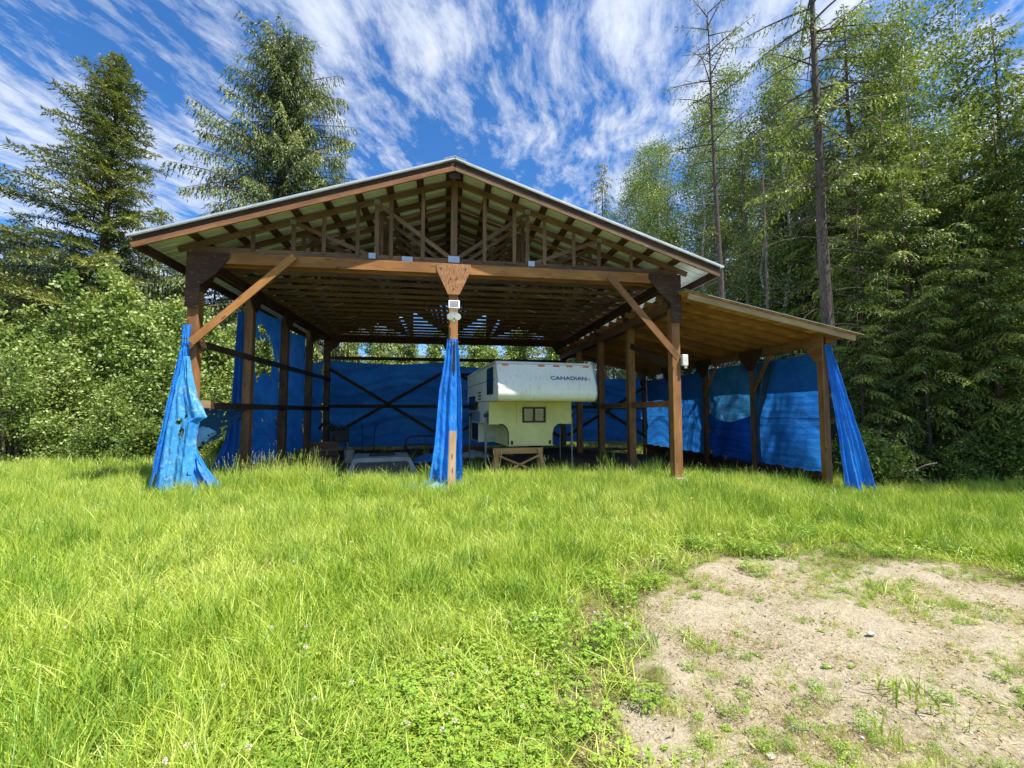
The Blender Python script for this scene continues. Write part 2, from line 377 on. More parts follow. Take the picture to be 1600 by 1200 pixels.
# distant wooded ridge
rx = np.linspace(-700, 900, 90); ry = np.linspace(330, 620, 20); HX, HY = np.meshgrid(rx, ry)
HZ = 4 + 66 * np.sin(np.clip((HY - 330) / 290, 0, 1) * math.pi / 2) * (.75 + .35 * vnoise(HX, HY, .006, 8)) + 5 * vnoise(HX, HY, .12, 9)
HZ[0] = 2
idx = np.arange(90 * 20).reshape(20, 90)
me = mesh_np('hill', np.stack([HX, HY, HZ], -1).reshape(-1, 3), np.stack([idx[:-1, :-1], idx[:-1, 1:], idx[1:, 1:], idx[1:, :-1]], -1).reshape(-1, 4), True)
tag(link('hill', me, plain('wooded_hill', (.05, .085, .075), (.03, .06, .06), rough=.95, scale=.08, bmp=.3)), kind='structure')

# ------------------------------------------------------------------ pole barn
CX = .13; HS = 5.06; XL = CX - HS; XR = CX + HS; Y0 = 9.4; BAY = 2.44; YB = Y0 + 4 * BAY
ZCH = 4.89; ZBT = 4.75; ZBB = 4.53; SL = .333; ZR = 6.73; YF = 8.76; YE = 19.75; XE = 5.83
def zroof(dx): return ZR - SL * abs(dx)                 # underside of metal
barn = tag(empty('pole_barn', (CX, (Y0 + YB) / 2, 0)), 'open timber pole barn with metal gable roof and plywood-roofed lean-to on its right', 'barn')
bp = Matrix.Translation(barn.location); OFF = Vector(barn.location)
def V_(x, y, z): return Vector((x, y, z)) - OFF
def blum(name, p0, p1, wd, ht, mat, par=None, up=(0, 0, 1)): return lumber(name, V_(*p0), V_(*p1), wd, ht, mat, par or barn, up)
PW = .2
for i in range(5):
    y = Y0 + BAY * i
    for x in (XL, XR):
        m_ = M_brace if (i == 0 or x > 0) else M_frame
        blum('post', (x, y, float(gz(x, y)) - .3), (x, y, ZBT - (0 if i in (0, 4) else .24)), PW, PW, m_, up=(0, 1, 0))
for y in (Y0, YB): blum('post', (CX, y, -.3), (CX, y, ZBB), .19, .19, M_brace, up=(0, 1, 0))
# cross beams at front and rear (doubled planks), side beams
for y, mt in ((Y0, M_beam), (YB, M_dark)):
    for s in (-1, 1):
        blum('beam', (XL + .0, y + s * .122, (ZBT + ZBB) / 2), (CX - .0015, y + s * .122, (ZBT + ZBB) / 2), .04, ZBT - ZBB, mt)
        blum('beam', (CX + .0015, y + s * .122, (ZBT + ZBB) / 2), (XR, y + s * .122, (ZBT + ZBB) / 2), .04, ZBT - ZBB, mt)
for x in (XL, XR):
    for s in (-1, 1): blum('side_beam', (x + s * .06, Y0 + .15, ZBT - .11), (x + s * .06, YB - .15, ZBT - .11), .04, .22, M_dark)
# trusses
def make_truss(gable):
    t = link('truss', MB().box(-.05, -.022, ZBT + .002, .05, .022, ZBT + .01).mesh('truss_seat'), M_frame, barn)
    # bottom chord in two lengths, top chords
    def m(name, p0, p1, wd, ht, mt): return lumber(name, Vector(p0), Vector(p1), wd, ht, mt, t)
    ch = .13 if gable else .095; zc = ZBT + .012 + ch / 2
    fm = M_chord
    m('bottom_chord', (-HS - .1, 0, zc), (-.002, 0, zc), .04, ch, fm); m('bottom_chord', (.002, 0, zc), (HS + .1, 0, zc), .04, ch, fm)
    for s in (-1, 1):
        m('top_chord', (0, 0, ZR - .125), (s * (HS + .35), 0, ZR - .125 - SL * (HS + .35)), .0395, .125, fm)
        def top(x): return ZR - .19 - SL * x
        m('web', (s * 1.62, -.001, ZCH - .03), (s * 1.62, -.001, top(1.62) + .03), .09, .038, fm)
        m('web', (s * 3.27, -.001, ZCH - .03), (s * 3.27, -.001, top(3.27) + .03), .085, .038, fm)
        m('web', (s * .05, .001, ZCH), (s * 1.60, .001, top(1.60)), .037, .088, fm)
        m('web', (s * 1.78, .001, ZCH), (s * 3.22, .001, top(3.22)), .037, .085, fm)
        if gable:
            for x in (.66, 1.32, 2.0, 2.67, 4.03): m('stud', (s * x, -.03, ZCH - .05), (s * x, -.03, top(x) + .05), .078, .025, fm)
    m('king_post', (0, -.002, ZCH - .03), (0, -.002, ZR - .14), .14, .042, fm)
    plates = [(0, ZCH - .02, .24, .14), (1.70, ZCH - .03, .14, .12), (-1.70, ZCH - .03, .14, .12)] + ([(-.98, ZCH - .06, .22, .10)] if gable else []) + [(s * 1.62, top(1.62) + .03, .13, .11) for s in (-1, 1)] + [(s * 3.27, top(3.27) + .03, .12, .1) for s in (-1, 1)]
    for (x, z, a, b) in plates:
        if not gable: z -= .03; b *= .5; a *= .6
        mb = MB().box(-a / 2, -.048 if gable else -.026, -b / 2, a / 2, -.044 if gable else -.023, b / 2)
        mb.build('nail_plate', M_plate if gable else M_plate2, t, Matrix.Translation((x, 0, z)))
    return t
tg = make_truss(True); tg.location = V_(CX, Y0 - .02, 0)
tn = make_truss(False); tn.location = V_(CX, Y0 + .61, 0)
for i in range(2, 17):
    c = copy_tree(tn, barn); c.location = V_(CX, Y0 + .61 * i, 0)
# purlins, ridge board, roof sheets
for s in (-1, 1):
    for k in range(9):
        d = .11 + k * .615
        if d > XE - .05: d = XE - .08
        z = zroof(d) - .022
        o = blum('purlin', (CX + s * d, YF + .03, z), (CX + s * d, YE - .03, z), .15, .042, M_purlin, up=(s * SL, 0, 1))
    # wood gable rafters
    for (y, mt) in ((YF + .01, M_fascia), (YE - .01, M_dark)):
        blum('barge_board', (CX + s * .002, y, ZR - .055), (CX + s * XE, y, ZR - .055 - SL * XE), .038, .11, M_purlin if y < 10 else mt)  # front board in darker wood: shade under the metal edge put into its colour
        blum('barge_board', (CX + s * .002, y - .02, ZR - .165), (CX + s * XE, y - .02, ZR - .165 - SL * XE), .038, .10, (M_fascia if s < 0 else M_chord))  # left board in lighter wood: its sunlit look put into the colour
    blum('eave_board', (CX + s * (XE - .02), YF + .04, zroof(XE) - .11), (CX + s * (XE - .02), YE - .04, zroof(XE) - .11), .038, .19, M_purlin)
    # ribbed sheets
    PWD = .915; npan = 12; Ls = (XE + .04) / math.cos(math.atan(SL))
    pts = []
    for r in range(4):
        b = r * PWD / 4
        pts += [(b, .0), (b + .18, .0), (b + .192, .022), (b + .212, .022), (b + .2287, .0)]
    vs = [(x, a, h) for x in (0, Ls) for (a, h) in pts]; n = len(pts)
    vs += [(x, a, h + .0012) for x in (0, Ls) for (a, h) in pts]
    fs = [(i, i + 1, i + 1 + n, i + n) for i in range(n - 1)] + [(i + 2 * n + 1, i + 2 * n, i + 3 * n, i + 1 + 3 * n) for i in range(n - 1)]
    me = MB().add(vs, fs).mesh('roof_sheet'); me.materials.append(M_roof)
    for k in range(npan):
        Mx = Matrix.Translation(V_(CX, YF - .03 + k * (PWD + .003), ZR + .003)) @ (Matrix.Rotation(math.atan(SL), 4, 'Y') if s > 0 else Matrix.Scale(-1, 4, (1, 0, 0)) @ Matrix.Rotation(math.atan(SL), 4, 'Y'))
        link('roof_sheet', me, None, barn, Mx)
    # metal edge trim on the gable
    mb = MB().prism([(-.045, .010), (-.045, .046), (.05, .046), (.05, .041), (-.037, .041), (-.037, .010)], 0, Ls + .02, 'x')
    Mx = Matrix.Translation(V_(CX, YF - .03, ZR - .012)) @ (Matrix.Identity(4) if s > 0 else Matrix.Scale(-1, 4, (1, 0, 0))) @ Matrix.Rotation(math.atan(SL), 4, 'Y')
    mb.build('edge_trim', M_trim, barn, Mx)
MB().prism([(-.22, -.055), (0, .02), (.22, -.055), (.22, -.048), (0, .028), (-.22, -.048)], YF - .05 - OFF.y, YE - OFF.y, 'y').build('ridge_cap', M_trim, barn, Matrix.Translation((0, 0, ZR + .055)))
MB().box(-.11, -.02, ZR - .36, .11, .018, ZR - .02).build('ridge_block', M_dark, barn, Matrix.Translation(V_(CX, YF + .05, 0)))
# gussets
def gus(name, poly, th, M, mat): MB().prism(poly, -th / 2, th / 2, 'y').build(name, mat, barn, M)
cg = [(-.36, 0), (.36, 0), (.36, -.14), (.12, -.66), (-.12, -.66), (-.36, -.14)]
for y, mt in ((Y0 - .152, M_osb), (YB - .152, M_ply)): gus('gusset', cg, .018, Matrix.Translation(V_(CX, y, ZBT - .01)), mt)
for s, x in ((1, XL), (-1, XR)):
    q = [(s * -.12, 0), (s * .66, 0), (s * .66, -.10), (s * .42, -.42), (s * .14, -.66), (s * .12, -1.1), (s * -.12, -1.1)]
    for y in (Y0 - .153, YB - .152): gus('gusset', q, .018, Matrix.Translation(V_(x, y, ZBT - .015)), M_ply)
    RZ = Matrix.Rotation(R(90), 4, 'Z')
    for i in (1, 2, 3):
        q2 = [(-.5, 0), (.5, 0), (.5, -.12), (.11, -.6), (-.11, -.6), (-.5, -.12)]
        gus('gusset', q2, .018, Matrix.Translation(V_(x + s * .112, Y0 + BAY * i, ZBT - .02)) @ RZ, M_ply)
    q3 = [(-.1, 0), (.6, 0), (.6, -.12), (.11, -.75), (-.1, -.75)]
    gus('gusset', q3, .018, Matrix.Translation(V_(x + s * .112, Y0, ZBT - .02)) @ RZ, M_ply)
M_bolt = plain('rusty_bolt', (.22, .17, .14), rough=.5, metal=.6)
for (x, y, pts) in ((CX, Y0 - .163, [(-.26, -.08), (.26, -.08), (-.06, -.30), (.06, -.30), (0, -.52)]), (XL, Y0 - .164, [(0, -.1), (.4, -.08), (0, -.45), (.12, -.6), (0, -.9)]), (XR, Y0 - .164, [(0, -.1), (-.4, -.08), (0, -.45), (-.12, -.6), (0, -.9)])):
    for (a, b) in pts: MB().tube([(0, 0, 0), (0, -.012, 0)], .014, 8).build('bolt', M_bolt, barn, Matrix.Translation(V_(x + a, y, ZBT - .02 + b)))
# knee braces (front)
blum('knee_brace', (XL + .06, Y0 - .21, 2.93), (XL + 1.88, Y0 - .21, 4.72), .04, .15, M_beam, up=(0, 0, 1))
blum('knee_brace', (XR - .0, Y0 - .21, 2.80), (XR - 1.62, Y0 - .21, 4.62), .04, .15, M_brace)
# girts: left wall, rear wall, interior line on the right
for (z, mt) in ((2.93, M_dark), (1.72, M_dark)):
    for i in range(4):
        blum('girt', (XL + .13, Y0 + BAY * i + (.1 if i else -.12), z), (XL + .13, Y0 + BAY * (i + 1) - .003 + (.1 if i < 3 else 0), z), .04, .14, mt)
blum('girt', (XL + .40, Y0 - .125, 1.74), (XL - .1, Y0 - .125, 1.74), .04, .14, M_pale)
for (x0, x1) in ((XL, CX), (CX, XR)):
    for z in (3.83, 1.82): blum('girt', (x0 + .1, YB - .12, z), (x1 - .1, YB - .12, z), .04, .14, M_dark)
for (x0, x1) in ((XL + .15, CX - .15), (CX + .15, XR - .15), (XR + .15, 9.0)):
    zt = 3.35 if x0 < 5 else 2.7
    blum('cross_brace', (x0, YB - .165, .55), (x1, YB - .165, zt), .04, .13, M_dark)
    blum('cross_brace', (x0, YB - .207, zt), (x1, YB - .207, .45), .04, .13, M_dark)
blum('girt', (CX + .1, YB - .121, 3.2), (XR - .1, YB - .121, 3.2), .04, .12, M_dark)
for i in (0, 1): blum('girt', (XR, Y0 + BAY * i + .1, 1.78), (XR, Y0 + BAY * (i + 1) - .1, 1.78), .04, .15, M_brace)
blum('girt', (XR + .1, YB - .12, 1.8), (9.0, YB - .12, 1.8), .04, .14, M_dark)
blum('knee_brace', (XR - .02, Y0 + .1, 2.65), (XR - .02, Y0 + 2.3, 3.45), .04, .15, M_dark)
# ledger beams of the lean-to
for s in (-1, 1): blum('ledger', (XR + s * .121, Y0 + .05, 4.04), (XR + s * .121, YB, 4.04), .038, .235, M_frame)
# lean-to
LX = 9.05; LSL = .20
def zl(x): return 4.30 - LSL * (x - XR)
for i in range(5):
    y = Y0 + BAY * i
    blum('post', (LX, y, -.7), (LX, y, zl(LX) - .32), .16, .16, M_brace if i == 0 else M_frame, up=(0, 1, 0))
    a = [(-.14 if i == 0 else -.5, 0), (.5, 0), (.5, -.14), (.10, -.62), (-.10, -.62), (-.5 if i else -.14, -.14)]
    gus('gusset', a, .018, Matrix.Translation(V_(LX - .095, y, zl(LX) - .10)) @ Matrix.Rotation(R(90), 4, 'Z'), M_ply if i else M_brace)
for s in (-1, 1): blum('eave_beam', (LX + s * .05, Y0 - .1, zl(LX) - .22), (LX + s * .05, YB + .1, zl(LX) - .22), .04, .2, M_brace)
for i in (1, 2, 3): blum('knee_brace', (LX - .14, Y0 + BAY * i - .12, 2.15), (LX - .14, Y0 + BAY * i - .92, zl(LX) - .33), .04, .11, M_brace)
LY0 = 9.0; LY1 = 19.5
for k in range(18):
    y = LY0 + .02 + k * .61
    x0 = XR - .3; x1 = LX + .55
    if k == 0: x0 = XR + .16
    blum('rafter', (x0, y, zl(x0) - .07 - (0 if k else .005)), (x1, y, zl(x1) - .07 - (0 if k else .005)), .04, .135, M_pale if k == 0 else M_brace)
# sheathing boards (run along the barn) and the thin roofing on top
nb = 20; bw = (LX + .62 - (XR + .05)) / nb
for k in range(nb):
    x = XR + .05 + bw * (k + .5)
    blum('sheathing_board', (x, LY0 - .03, zl(x) + .010), (x, LY1, zl(x) + .010), bw - .008, .02, M_sheath, up=(LSL, 0, 1))
x0, x1 = XR + .03, LX + .72
mb = MB().prism([(x0 - OFF.x, zl(x0) + .024), (x1 - OFF.x, zl(x1) + .024), (x1 - OFF.x, zl(x1) + .036), (x0 - OFF.x, zl(x0) + .036)], LY0 - .06 - OFF.y, LY1 + .05 - OFF.y, 'y')
mb.build('lean_to_roofing', plain('weathered_roofing', (.20, .19, .12), (.12, .11, .07), rough=.8, scale=3, bmp=.3), barn)
mb = MB().prism([(x0 - OFF.x, zl(x0) + .040), (x1 + .01 - OFF.x, zl(x1) + .040), (x1 + .01 - OFF.x, zl(x1) + .043), (x0 - OFF.x, zl(x0) + .043)], LY0 - .05 - OFF.y, LY1 + .05 - OFF.y, 'y')
mb.build('metal_covering', M_roof, barn)
# low skirt wall of upright boards under the lean-to tarps
sk = []
for k in range(56):
    y = Y0 + .12 + k * .172
    if y > YB - .05: break
    zb = float(gz(LX, y)) - .1
    o = blum('skirt_board', (LX + .03, y, zb), (LX + .03, y, .12 + .02 * math.sin(k * 1.7)), .022, .16, M_dark, up=(0, 1, 0))
blum('skirt_rail', (LX - .01, Y0 + .08, .02), (LX - .01, YB, .02), .038, .09, M_dark)
MB().box(-.13, -.13, -.25, .13, .13, .12).build('post_footing', plain('pale_footing_block', (.62, .62, .60), rough=.7), barn, Matrix.Translation(V_(XR + .02, Y0 - .05, 0)), bevel=.015)

M_white = plain('white_plastic', (.78, .78, .70), rough=.5)
# ------------------------------------------------------------------ tarps
def cloth(name, fn, nu, nv, mat, label, parent=None, holes=None, cat='tarp', group=None, rag=None, org=(0, 0, 0)):
    u, v = np.meshgrid(np.linspace(0, 1, nu), np.linspace(0, 1, nv)); P = fn(u, v) - np.array(org)
    idx = np.arange(nu * nv).reshape(nv, nu)
    F = np.stack([idx[:-1, :-1], idx[1:, :-1], idx[1:, 1:], idx[:-1, 1:]], -1).reshape(-1, 4)
    if holes is not None:
        uc = u[:-1, :-1].ravel() + .5 / nu; vc = v[:-1, :-1].ravel() + .5 / nv; F = F[~holes(uc, vc)]
    o = link(name, mesh_np(name, P.reshape(-1, 3), F, True), mat, parent); o.location = org
    if label: tag(o, label, cat, group)
    return o
def fb(u, f, s): return (np.sin(u * f + s) + .5 * np.sin(u * f * 2.3 + s * 2.1) + .3 * np.sin(u * f * 4.1 + s * 3.3))
def lerp(a, b, t): return a + (b - a) * t
def poly(v, pts):
    xs = [p[0] for p in pts]; return np.interp(v, xs, [p[1] for p in pts])
def drape(left, right, y, top, bot, folds, amp, seed, ysp=0., sag=0, p=1.5):
    """hanging gathered cloth; left/right = [(v, x)...], y = [(v, y)...]"""
    def fn(u, v):
        xl = poly(v, left); xr = poly(v, right); z = lerp(top, bot, v) - sag * np.sin(u * math.pi) * v
        uu = u + .05 * np.sin(v * 3.1 + seed) * (1 - v) + .03 * (vnoise(v * 3, u * 2, 1, seed) - .5)
        x = lerp(xl, xr, u)
        f = np.abs(np.sin(uu * folds * .5 + seed)) ** .8 + .45 * np.sin(uu * folds * 1.31 + seed * 2.1 + v) + .22 * np.sin(uu * folds * 2.9 + seed * 3.3 - 2 * v)
        Y = poly(v, y) - amp * (.25 + .75 * v ** .8) * (f - .5) + ysp * u * v
        Y = Y + .022 * (vnoise(u * 14 + v * 6, v * 22 - u * 5, 1, seed) - .5) + .03 * (vnoise(u * 5 - v * 3, v * 8, 1, seed + 1) - .5)
        z = z + .10 * (vnoise(u * 22, v * 0 + seed, 1, seed) - .5) * smooth((v - .85) / .15) + .05 * np.sin(uu * folds) * smooth((v - .7) / .3)
        return np.stack([x, Y, z], -1)
    return fn
GFL = lambda x, y: float(gz(x, y))
# left corner: hanging sheets
def h_left(u, v):
    r = vnoise(u * 7, v * 16, 1, 4); r2 = vnoise(u * 16, v * 40, 1, 7)
    return ((v > .40) & (v < .66) & (r + .3 * r2 > 1.03) & (u > .25) & (u < .8)) | (v > .985 - .07 * vnoise(u * 34, v * 0, 1, 2)) | ((r2 > .95) & (v > .3)) | (((u - .34) / .07) ** 2 + ((v - .47) / .024) ** 2 < 1 + .8 * (r2 - .5))
cloth('hanging_tarp', drape([(0, XL - .13), (.12, XL - .15), (.35, XL - .25), (.7, XL - .38), (1, XL - .50)], [(0, XL + .02), (.10, XL + .02), (.2, XL - .0), (.5, XL - .08), (1, XL - .22)],
      [(0, Y0 - .16), (.3, Y0 - .19), (1, Y0 - .36)], 3.28, .02, 8, .09, 3), 110, 150, M_tarp,
      'dark-creased blue tarp hanging down the outer left side of the left corner post', holes=lambda u, v: (v > .97 - .16 * vnoise(u * 26, v * 0, 1, 2) * (u < .5)))
cloth('hanging_tarp', drape([(0, XL - .06), (.2, XL - .13), (.5, XL - .22), (1, XL - .30)], [(0, XL + .03), (.12, XL + .10), (.30, XL + .24), (.44, XL + .44), (.47, XL + .32), (.60, XL + .28), (1, XL + .30)],
      [(0, Y0 - .20), (.3, Y0 - .27), (1, Y0 - .46)], 2.66, .0, 9, .085, 8), 110, 150, M_tarp2,
      'torn faded light blue tarp with a ragged rusty hole on the left corner post', holes=h_left)
cloth('hanging_tarp', drape([(0, XL + .14), (1, XL + .18)], [(0, XL + .20), (.25, XL + .30), (.5, XL + .46), (.8, XL + .76), (1, XL + 1.08)], [(0, Y0 - .22), (1, Y0 - .38)], 1.05, -.02, 9, .10, 5), 70, 60, M_tarp,
      'bright blue tarp tail spreading in the grass right of the left corner post')
def rope(pts, r_, label, mat):
    o = MB().tube(pts, r_, 5).build('rope', mat); tag(o, label, 'rope')
# tied bundle beside second left post and torn swag
cloth('hanging_tarp', drape([(0, XL - .26), (.55, XL - .30), (.78, XL - .36), (1, XL - .55)], [(0, XL - .10), (.6, XL - .08), (1, XL - .02)], [(0, Y0 + BAY - .10), (.6, Y0 + BAY - .14), (.8, Y0 + BAY - .3), (1, Y0 + BAY - .65)], 4.1, .0, 13, .12, 6), 80, 90, M_tarpd,
      'blue tarp gathered like a curtain outside the second left wall post')
def swag(u, v):
    x = np.full(u.shape, XL + .04) + .03 * fb(u, 9, 2); y = lerp(Y0 + .05, Y0 + BAY - .12, u)
    z = 1.66 - .62 * np.sin(np.clip(u * .8 + .2, 0, 1) * math.pi) * v - .5 * v * (1 - u) ** 3
    return np.stack([x + .06 * np.sin(v * 9 + u * 5), y, z], -1)
cloth('torn_netting', swag, 50, 24, M_tarpk, 'dark torn tarp scrap slung under the lower left wall rail', holes=lambda u, v: (vnoise(u * 20, v * 12, 1, 3) > .72) | (v > .8 + .2 * vnoise(u * 12, v * 0, 1, 5)))
def wall_x(x, y0, y1, zt, zb, seed, amp=.03, sag=.06, stripe=.0):
    def fn(u, v):
        X = x + amp * fb(v + .2 * np.sin(u * 3), 13, seed) + amp * (vnoise(u * 5, v * 8, 1, seed) - .5) + stripe * np.sin(v * 95)
        return np.stack([X, lerp(y0, y1, u), lerp(zt, zb, v) - sag * np.sin(u * math.pi) * (1 - v)], -1)
    return fn
def hole1(u, v):
    r = 1.1 * (vnoise(u * 7, v * 12, 1, 6) - .5) + .8 * (vnoise(u * 18, v * 30, 1, 16) - .5)
    return (((u - .50) / .30) ** 2 + ((v - .27) / .16) ** 2 < .85 + r) | (((u - .36) / .10) ** 2 + ((v - .40) / .07) ** 2 < .9 + r) | ((vnoise(u * 22, v * 60, 1, 3) > .9) & (v > .7))
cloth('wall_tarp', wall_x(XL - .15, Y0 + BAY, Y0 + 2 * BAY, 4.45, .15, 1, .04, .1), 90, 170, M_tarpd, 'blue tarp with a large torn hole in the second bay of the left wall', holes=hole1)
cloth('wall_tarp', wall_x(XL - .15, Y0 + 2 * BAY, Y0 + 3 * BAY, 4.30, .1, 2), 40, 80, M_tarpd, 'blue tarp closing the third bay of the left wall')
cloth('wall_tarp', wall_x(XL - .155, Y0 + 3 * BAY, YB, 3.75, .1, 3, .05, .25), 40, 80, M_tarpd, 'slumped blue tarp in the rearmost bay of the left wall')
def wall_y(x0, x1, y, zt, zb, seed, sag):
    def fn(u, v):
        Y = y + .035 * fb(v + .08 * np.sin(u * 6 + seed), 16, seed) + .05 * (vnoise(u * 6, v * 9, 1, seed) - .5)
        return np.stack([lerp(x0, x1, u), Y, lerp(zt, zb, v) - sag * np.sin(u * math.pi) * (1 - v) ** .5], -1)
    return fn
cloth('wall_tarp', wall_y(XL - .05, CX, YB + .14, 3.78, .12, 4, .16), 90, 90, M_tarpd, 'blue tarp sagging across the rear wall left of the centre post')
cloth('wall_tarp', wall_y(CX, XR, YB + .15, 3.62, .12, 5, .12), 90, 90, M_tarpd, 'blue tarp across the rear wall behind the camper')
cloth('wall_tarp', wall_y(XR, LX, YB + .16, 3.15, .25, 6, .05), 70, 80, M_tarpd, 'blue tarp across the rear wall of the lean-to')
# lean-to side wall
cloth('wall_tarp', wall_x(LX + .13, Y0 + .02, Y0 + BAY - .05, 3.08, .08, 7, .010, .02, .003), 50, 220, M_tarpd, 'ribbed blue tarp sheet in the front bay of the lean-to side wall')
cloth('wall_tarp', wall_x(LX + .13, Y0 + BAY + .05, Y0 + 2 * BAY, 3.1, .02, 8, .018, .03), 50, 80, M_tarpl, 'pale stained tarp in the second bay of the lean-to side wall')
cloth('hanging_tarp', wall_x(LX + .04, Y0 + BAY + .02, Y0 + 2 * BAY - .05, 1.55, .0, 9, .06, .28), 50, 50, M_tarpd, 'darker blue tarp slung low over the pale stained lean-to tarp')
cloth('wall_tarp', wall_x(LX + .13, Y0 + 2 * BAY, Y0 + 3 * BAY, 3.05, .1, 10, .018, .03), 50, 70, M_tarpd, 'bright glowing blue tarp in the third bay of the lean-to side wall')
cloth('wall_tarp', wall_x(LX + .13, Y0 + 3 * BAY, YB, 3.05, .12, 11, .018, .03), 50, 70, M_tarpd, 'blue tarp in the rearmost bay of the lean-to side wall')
for (ya, yb, z) in ((Y0 + .04, Y0 + BAY - .08, 1.42), (Y0 + 2 * BAY + .04, Y0 + 3 * BAY - .04, 1.40), (Y0 + 3 * BAY + .04, YB - .04, 1.40)):
    o = MB().tube([(LX + .085, ya + (yb - ya) * k / 6, z + .012 * math.sin(k * 2.1)) for k in range(7)], .009, 5).build('hem_cord', M_tarpk); tag(o, {Y0 + .04: 'dark seam cord across the front bay tarp of the lean-to', Y0 + 2 * BAY + .04: 'dark seam cord across the third bay tarp of the lean-to'}.get(ya, 'dark seam cord across the rearmost side tarp of the lean-to'), 'cord')
def curt(u, v):
    y = lerp(Y0 + BAY - .05, Y0 + BAY - poly(v, [(0, .95), (.35, .55), (.62, .12), (.8, .10), (1, .30)]), u)
    return np.stack([LX - .02 + .07 * fb(u, 14, 4) * .5, y + 0 * v, lerp(3.0, .1, v)], -1)
cloth('hanging_tarp', curt, 40, 70, M_tarpk, 'dark tarp gathered like a curtain at the second lean-to post')
cloth('hanging_tarp', drape([(0, LX - .02), (.3, LX + .02), (1, LX + .03)], [(0, LX + .1), (.15, LX + .24), (.5, LX + .42), (1, LX + .74)], [(0, Y0 - .1), (.2, Y0 - .16), (1, Y0 - .42)], 3.22, -.32, 11, .12, 9, -.1), 90, 120, M_tarp,
      'blue tarp hanging down the lean-to front corner post and flaring at its hem', holes=lambda u, v: v > .985 - .05 * vnoise(u * 24, v * 0, 1, 2))
# centre post wrap
cloth('hanging_tarp', drape([(0, CX - .13), (.1, CX - .16), (.35, CX - .28), (.7, CX - .36), (1, CX - .50)], [(0, CX + .10), (.4, CX + .19), (1, CX + .20)], [(0, Y0 - .14), (.5, Y0 - .24), (1, Y0 - .48)], 3.13, -.04, 9, .11, 12), 120, 170, M_tarp,
      'long blue tarp wrapped round the centre front post down to the grass', holes=lambda u, v: ((np.abs(u - .62) < .10) & (v > .03) & (v < .26 - .5 * abs(u - .62)) & (vnoise(u * 30, v * 30, 1, 2) > .05)))
def puddle(u, v):
    x = lerp(CX - 1.15, CX - .1, u); y = lerp(Y0 - 1.0, Y0 - .35, v)
    z = gz(x, y) + .06 + .10 * (vnoise(u * 9, v * 6, 1, 3)) + .16 * smooth(u) * v
    return np.stack([x + .05 * fb(v, 7, 2), y + .05 * fb(u, 9, 1), z], -1)
cloth('ground_tarp', puddle, 60, 30, M_tarp2, 'crumpled light blue tarp edge lying in the grass at the centre post', holes=lambda u, v: vnoise(u * 10, v * 7, 1, 9) > .74)
b = lumber('loose_board', Vector((CX - .03, Y0 - .74, -.05)), Vector((CX - .0, Y0 - .66, 1.22)), .14, .03, M_pale, None, up=(0, 1, 0)); tag(b, 'pale brown board standing upright against the blue tarp on the centre post', 'board')
# clip at the tarp tops
def strap(label, x, y, z, wx):
    o = MB().tube([(-wx, 0, .01), (-wx * .4, -.03, 0), (wx * .4, -.03, -.005), (wx, 0, .012)], .008, 6).build('tie_cord', M_dark); o.location = (x, y, z); tag(o, label, 'cord')
strap('dark cord tying the tarp to the left corner post', XL - .04, Y0 - .19, 3.0, .10)
strap('dark cord tying the tarp top to the centre post', CX, Y0 - .18, 3.05, .13)

# ------------------------------------------------------------------ solar flood light on the centre post
M_black = plain('black_plastic', (.025, .025, .028), rough=.4)
M_grey = plain('grey_plastic', (.36, .36, .33), rough=.5)
fl = tag(empty('flood_light', (CX + .01, Y0 - .17, 3.55)), 'solar flood light with square panel mounted high on the centre post', 'lamp')
TI = Matrix.Rotation(R(-25), 4, 'X')
MB().box(-.115, -.02, -.10, .115, .02, .10).build('solar_panel_frame', M_white, fl, Matrix.Translation((0, -.12, .28)) @ TI, bevel=.008)
pn = MB().box(-.092, -.026, -.078, .092, -.0205, .078).build('solar_panel', plain('solar_cell', (.22, .21, .24), (.16, .15, .2), rough=.25), fl, Matrix.Translation((0, -.12, .28)) @ TI)
MB().tube([(0, 0, .0), (0, -.06, .10), (0, -.10, .22)], .018, 8).build('bracket', M_white, fl)
for s in (-1, 1): MB().tube([(s * .07, -.05, .04), (s * .07, -.10, .03), (s * .075, -.15, .02)], [.03, .055, .07], 12).build('lamp_head', M_white, fl, sm=False)
MB().box(-.075, -.12, -.0, .075, -.03, .13).build('driver_box', M_white, fl, bevel=.012)
MB().tube([(0, -.07, .0), (0, -.09, -.06), (0, -.085, -.12)], [.035, .045, .02], 10).build('motion_sensor', M_white, fl, sm=True)
mt_ = tag(empty('outlet_box', (XR + .17, Y0 - .14, 2.78)), 'small white utility box on the outer side of the right main post', 'box')
MB().box(-.07, -.05, -.14, .07, .05, .12).build('housing', M_white, mt_, bevel=.02)
MB().box(-.03, -.062, -.20, .03, -.03, -.141).build('cable_entry', M_grey, mt_)

# ------------------------------------------------------------------ camper
def campermat():
    m, T = new_mat('camper_skin'); tc = T.new('ShaderNodeTexCoord').outputs['Object']
    n = T.noise(tc, 2.2, 6, .65); st = T.noise(T.mapping(tc, scale=(9, 9, .8)), 2, 5); n3 = T.noise(tc, 30, 4)
    col = T.mix(T.ramp(n, [(.35, 0), (.7, 1)]), (.88, .86, .76), (.78, .76, .62))
    col = T.mix(T.ramp(st, [(.54, 0), (.75, .5)]), col, (.42, .38, .24))
    col = T.mix(T.ramp(n3, [(.66, 0), (.74, .5)]), col, (.35, .32, .22))
    p = T.new('ShaderNodeBsdfPrincipled', ins={'Base Color': col, 'Roughness': .38}); finish(T, p.outputs[0]); return m
M_skin = campermat()
M_skin2 = plain('camper_front_wall', (.80, .74, .31), (.68, .62, .25), rough=.5, scale=2)
M_band = plain('camper_blue_band', (.22, .32, .40), rough=.4)
